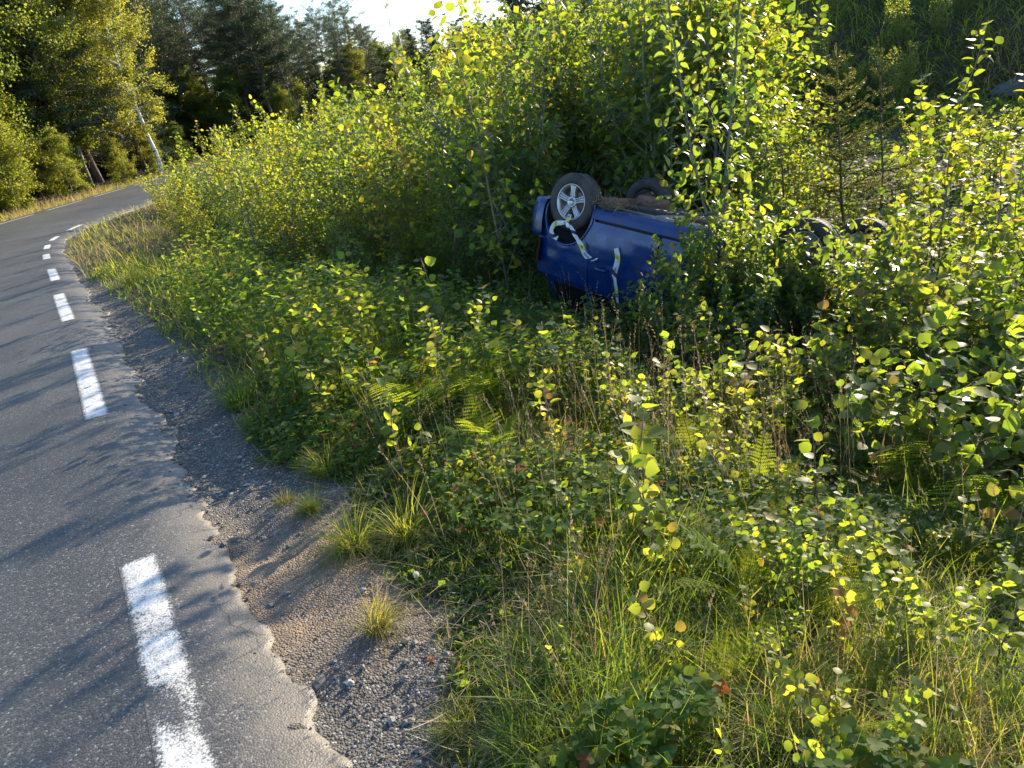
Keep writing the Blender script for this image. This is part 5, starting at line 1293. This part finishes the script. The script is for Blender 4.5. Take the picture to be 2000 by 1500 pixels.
# clod of torn roots and earth caught on the sill behind the wheel
r = np.random.default_rng(15); mb = MB()
clod = np.array([(.46, .70, .165)])
V = boulder(12, np.array([.14, .1, .04])); 
mbd = MB()
for k in range(150):
    p = np.array([.44 + r.normal(0, .11), .69 + r.normal(0, .06), .15 - abs(r.normal(0, .02))]); d = norm(r.normal(0, 1, 3) * np.array([1, 1, .5]) + np.array([0, .2, -.3])); L = r.uniform(.05, .2)
    tube(mbd, [p, p + d * L * .5 + r.normal(0, .015, 3), p + d * L + r.normal(0, .03, 3)], [.0028, .002, .001], 3, a=r.random(), cap=False)
root = V.build('root_clod', plain('dark_earth', (.035, .026, .018), .95, noise=(.09, .07, .045), nscale=30, bump=.6))
root.matrix_world = mw @ Matrix.Translation((.44, .69, .155)); tag(root, 'clod of earth and torn roots stuck on the car sill beside the wheel', 'earth clod')
q = mbd.build('roots', G['straw'], root); q.matrix_parent_inverse = Matrix.Translation((-.44, -.69, -.155))

# ------------------------------------------------------------------ police tape
def tape_mat():
    mt, N, L = mat('barrier_tape')
    uv = N.new('ShaderNodeUVMap'); sx = N.new('ShaderNodeSeparateXYZ'); L.new(uv.outputs[0], sx.inputs[0])
    ma = N.new('ShaderNodeMath'); ma.operation = 'MULTIPLY_ADD'; ma.inputs[1].default_value = .05; L.new(sx.outputs['Y'], ma.inputs[0]); L.new(sx.outputs['X'], ma.inputs[2])
    dv = N.new('ShaderNodeMath'); dv.operation = 'DIVIDE'; dv.inputs[1].default_value = .36; L.new(ma.outputs[0], dv.inputs[0])
    fr = N.new('ShaderNodeMath'); fr.operation = 'FRACT'; L.new(dv.outputs[0], fr.inputs[0])
    rp = ramp(N, [(0, (.78, .79, .8)), (.30, (.015, .022, .07)), (.44, (.78, .79, .8)), (.80, (.72, .68, .08)), (.97, (.78, .79, .8))], 'CONSTANT'); L.new(fr.outputs[0], rp.inputs[0])
    p = N.new('ShaderNodeBsdfPrincipled'); p.inputs['Roughness'].default_value = .35; L.new(rp.outputs[0], p.inputs['Base Color'])
    t = N.new('ShaderNodeBsdfTranslucent'); L.new(rp.outputs[0], t.inputs['Color'])
    mx = N.new('ShaderNodeMixShader'); mx.inputs[0].default_value = .35; L.new(p.outputs[0], mx.inputs[1]); L.new(t.outputs[0], mx.inputs[2])
    o = N.new('ShaderNodeOutputMaterial'); L.new(mx.outputs[0], o.inputs[0]); return mt
M_TAPE = tape_mat(); M_INK = plain('navy_print', (.012, .018, .06), .4); M_EMB = plain('crest_print', (.28, .12, .14), .4)
def at_side(px, py, yp):
    """point where the line of sight through a pixel meets the plane y = yp of the car (offset for the fitted pose)"""
    d = CAR_M.T @ ray(px + 6, py + 15); e = CAR_M.T @ (EYE - CAR_O); t = (yp - e[1]) / d[1]
    return CAR_O + CAR_M @ (e + d * t)
tape = empty('police_tape', tuple(at_side(1107, 425, .86)), 0, 1, 'white, yellow and navy police tape knotted to the upturned wheel and trailing down the door', 'barrier tape')
NRM = CAR_M[:, 1]
def ribbon(name, pix, width, u0=0.0, words=(), crest=()):
    K = len(pix); pts = np.array([at_side(a, b, c) for a, b, c, *_ in pix]); wd = np.array([q[3] if len(q) > 3 else 1 for q in pix]); tw = np.array([q[4] if len(q) > 4 else 0. for q in pix])
    t = np.linspace(0, K - 1, (K - 1) * 10 + 1)
    fine = catmull(np.c_[pts], 10); fine = fine[:len(t)]
    wd = np.interp(t, np.arange(K), wd) * width / 2; tw = np.interp(t, np.arange(K), tw)
    tn = norm(np.gradient(fine, axis=0)); sd = norm(np.cross(tn, NRM)); nn = np.cross(sd, tn)
    sd = sd * np.cos(tw)[:, None] + nn * np.sin(tw)[:, None]; nn = np.cross(sd, tn); nn = nn * np.sign((nn @ NRM))[:, None]
    vv = np.linspace(-1, 1, 4); P = fine[:, None] + sd[:, None] * (wd[:, None] * vv)[..., None] + nn[:, None] * (.004 * np.sin(vv * 3 + t[:, None]))[..., None]
    L_ = np.r_[0, np.cumsum(np.linalg.norm(np.diff(fine, axis=0), axis=1))] + u0
    base = np.array(tape.location)
    mb = MB(); gridmesh(mb, P - base); ob = mb.build(name, M_TAPE, tape)
    me = ob.data; uvl = me.uv_layers.new(name='UVMap'); vi = np.empty(len(me.loops), np.int32); me.loops.foreach_get('vertex_index', vi)
    uvl.data.foreach_set('uv', np.stack([L_[vi // 4], (vv[vi % 4] + 1) / 2], 1).astype(np.float32).ravel())
    def onto(name, V2, faces, m_):
        """map flat print (x along the tape in metres, y across in -1..1) onto the ribbon"""
        x = V2[:, 0] + u0; c = np.stack([np.interp(x, L_, fine[:, k]) for k in range(3)], 1); s_ = np.stack([np.interp(x, L_, sd[:, k]) for k in range(3)], 1); n_ = np.stack([np.interp(x, L_, nn[:, k]) for k in range(3)], 1)
        w_ = np.interp(x, L_, wd); W = c + s_ * (w_ * V2[:, 1])[:, None] + n_ * .005 - base
        m2 = bpy.data.meshes.new(name); m2.from_pydata(W.tolist(), [], faces); m2.materials.append(m_); o2 = bpy.data.objects.new(name, m2); COL.objects.link(o2); o2.parent = ob
    for (txt, x0, size, rot) in words:
        cu = bpy.data.curves.new('lettering', 'FONT'); cu.body = txt; cu.size = size; cu.resolution_u = 3; cu.offset = size * .03
        to = bpy.data.objects.new('lettering', cu); COL.objects.link(to)
        dg = bpy.context.evaluated_depsgraph_get(); em = to.evaluated_get(dg).to_mesh()
        V2 = np.array([v.co[:] for v in em.vertices]); faces = [tuple(p.vertices) for p in em.polygons]; to.evaluated_get(dg).to_mesh_clear(); bpy.data.objects.remove(to)
        wloc = width / 2
        if rot: V2 = np.stack([x0 - V2[:, 1] + size * .35, (V2[:, 0] - V2[:, 0].mean()) / wloc * rot], 1)
        else: V2 = np.stack([x0 + V2[:, 0], -(V2[:, 1] - size * .35) / wloc], 1)
        onto('lettering', V2, faces, M_INK)
    for x0 in crest:
        a = np.arange(14) / 14 * 6.283; V2 = np.stack([x0 + np.cos(a) * .013, np.sin(a) * .013 / (width / 2)], 1); onto('crest', V2, [tuple(range(14))], M_EMB)
    return ob
ribbon('tape_loop', [(1104, 420, .90, .5), (1090, 420, .90, .9), (1078, 422, .89, 1.0), (1071, 433, .87, 1.0), (1074, 444, .86, 1.0), (1083, 450, .85, 1.0)], .055, .10, [('P', .165, .042, 0)], [.05])
ribbon('tape_end', [(1107, 404, .84, .9, .3), (1104, 412, .88, 1, .1), (1100, 420, .90, .8), (1103, 425, .9, .5)], .05, .22, [('IS', .018, .036, 0)])
ribbon('tape_tail', [(1107, 425, .90, .5), (1114, 438, .90, .8, .6), (1122, 452, .89, .7, 1.1), (1130, 466, .88, 1.0, .2), (1137, 482, .87, 1.0), (1150, 492, .86, .8, .7), (1161, 491, .855, .6, 1.0)], .058, .02, [('POLIS', .34, .03, 0)], [.27])
ribbon('tape_tail', [(1197, 470, .87, .9), (1200, 487, .87, 1.0), (1198, 502, .87, 1.0, .1), (1194, 518, .868, .9, .5), (1195, 534, .866, .5, 1.0), (1198, 556, .86, .55, .8), (1200, 575, .86, .4, 1.1), (1206, 590, .86, .35, .9)], .062, .20, [('POLIS', .2, .03, 0)], [.095])
mb = MB(); k_ = boulder(14, np.array([.022, .018, .03])); o = k_.build('knot', plain('tape_white', (.7, .71, .72), .4), tape); o.location = Vector(at_side(1103, 425, .91)) - tape.location
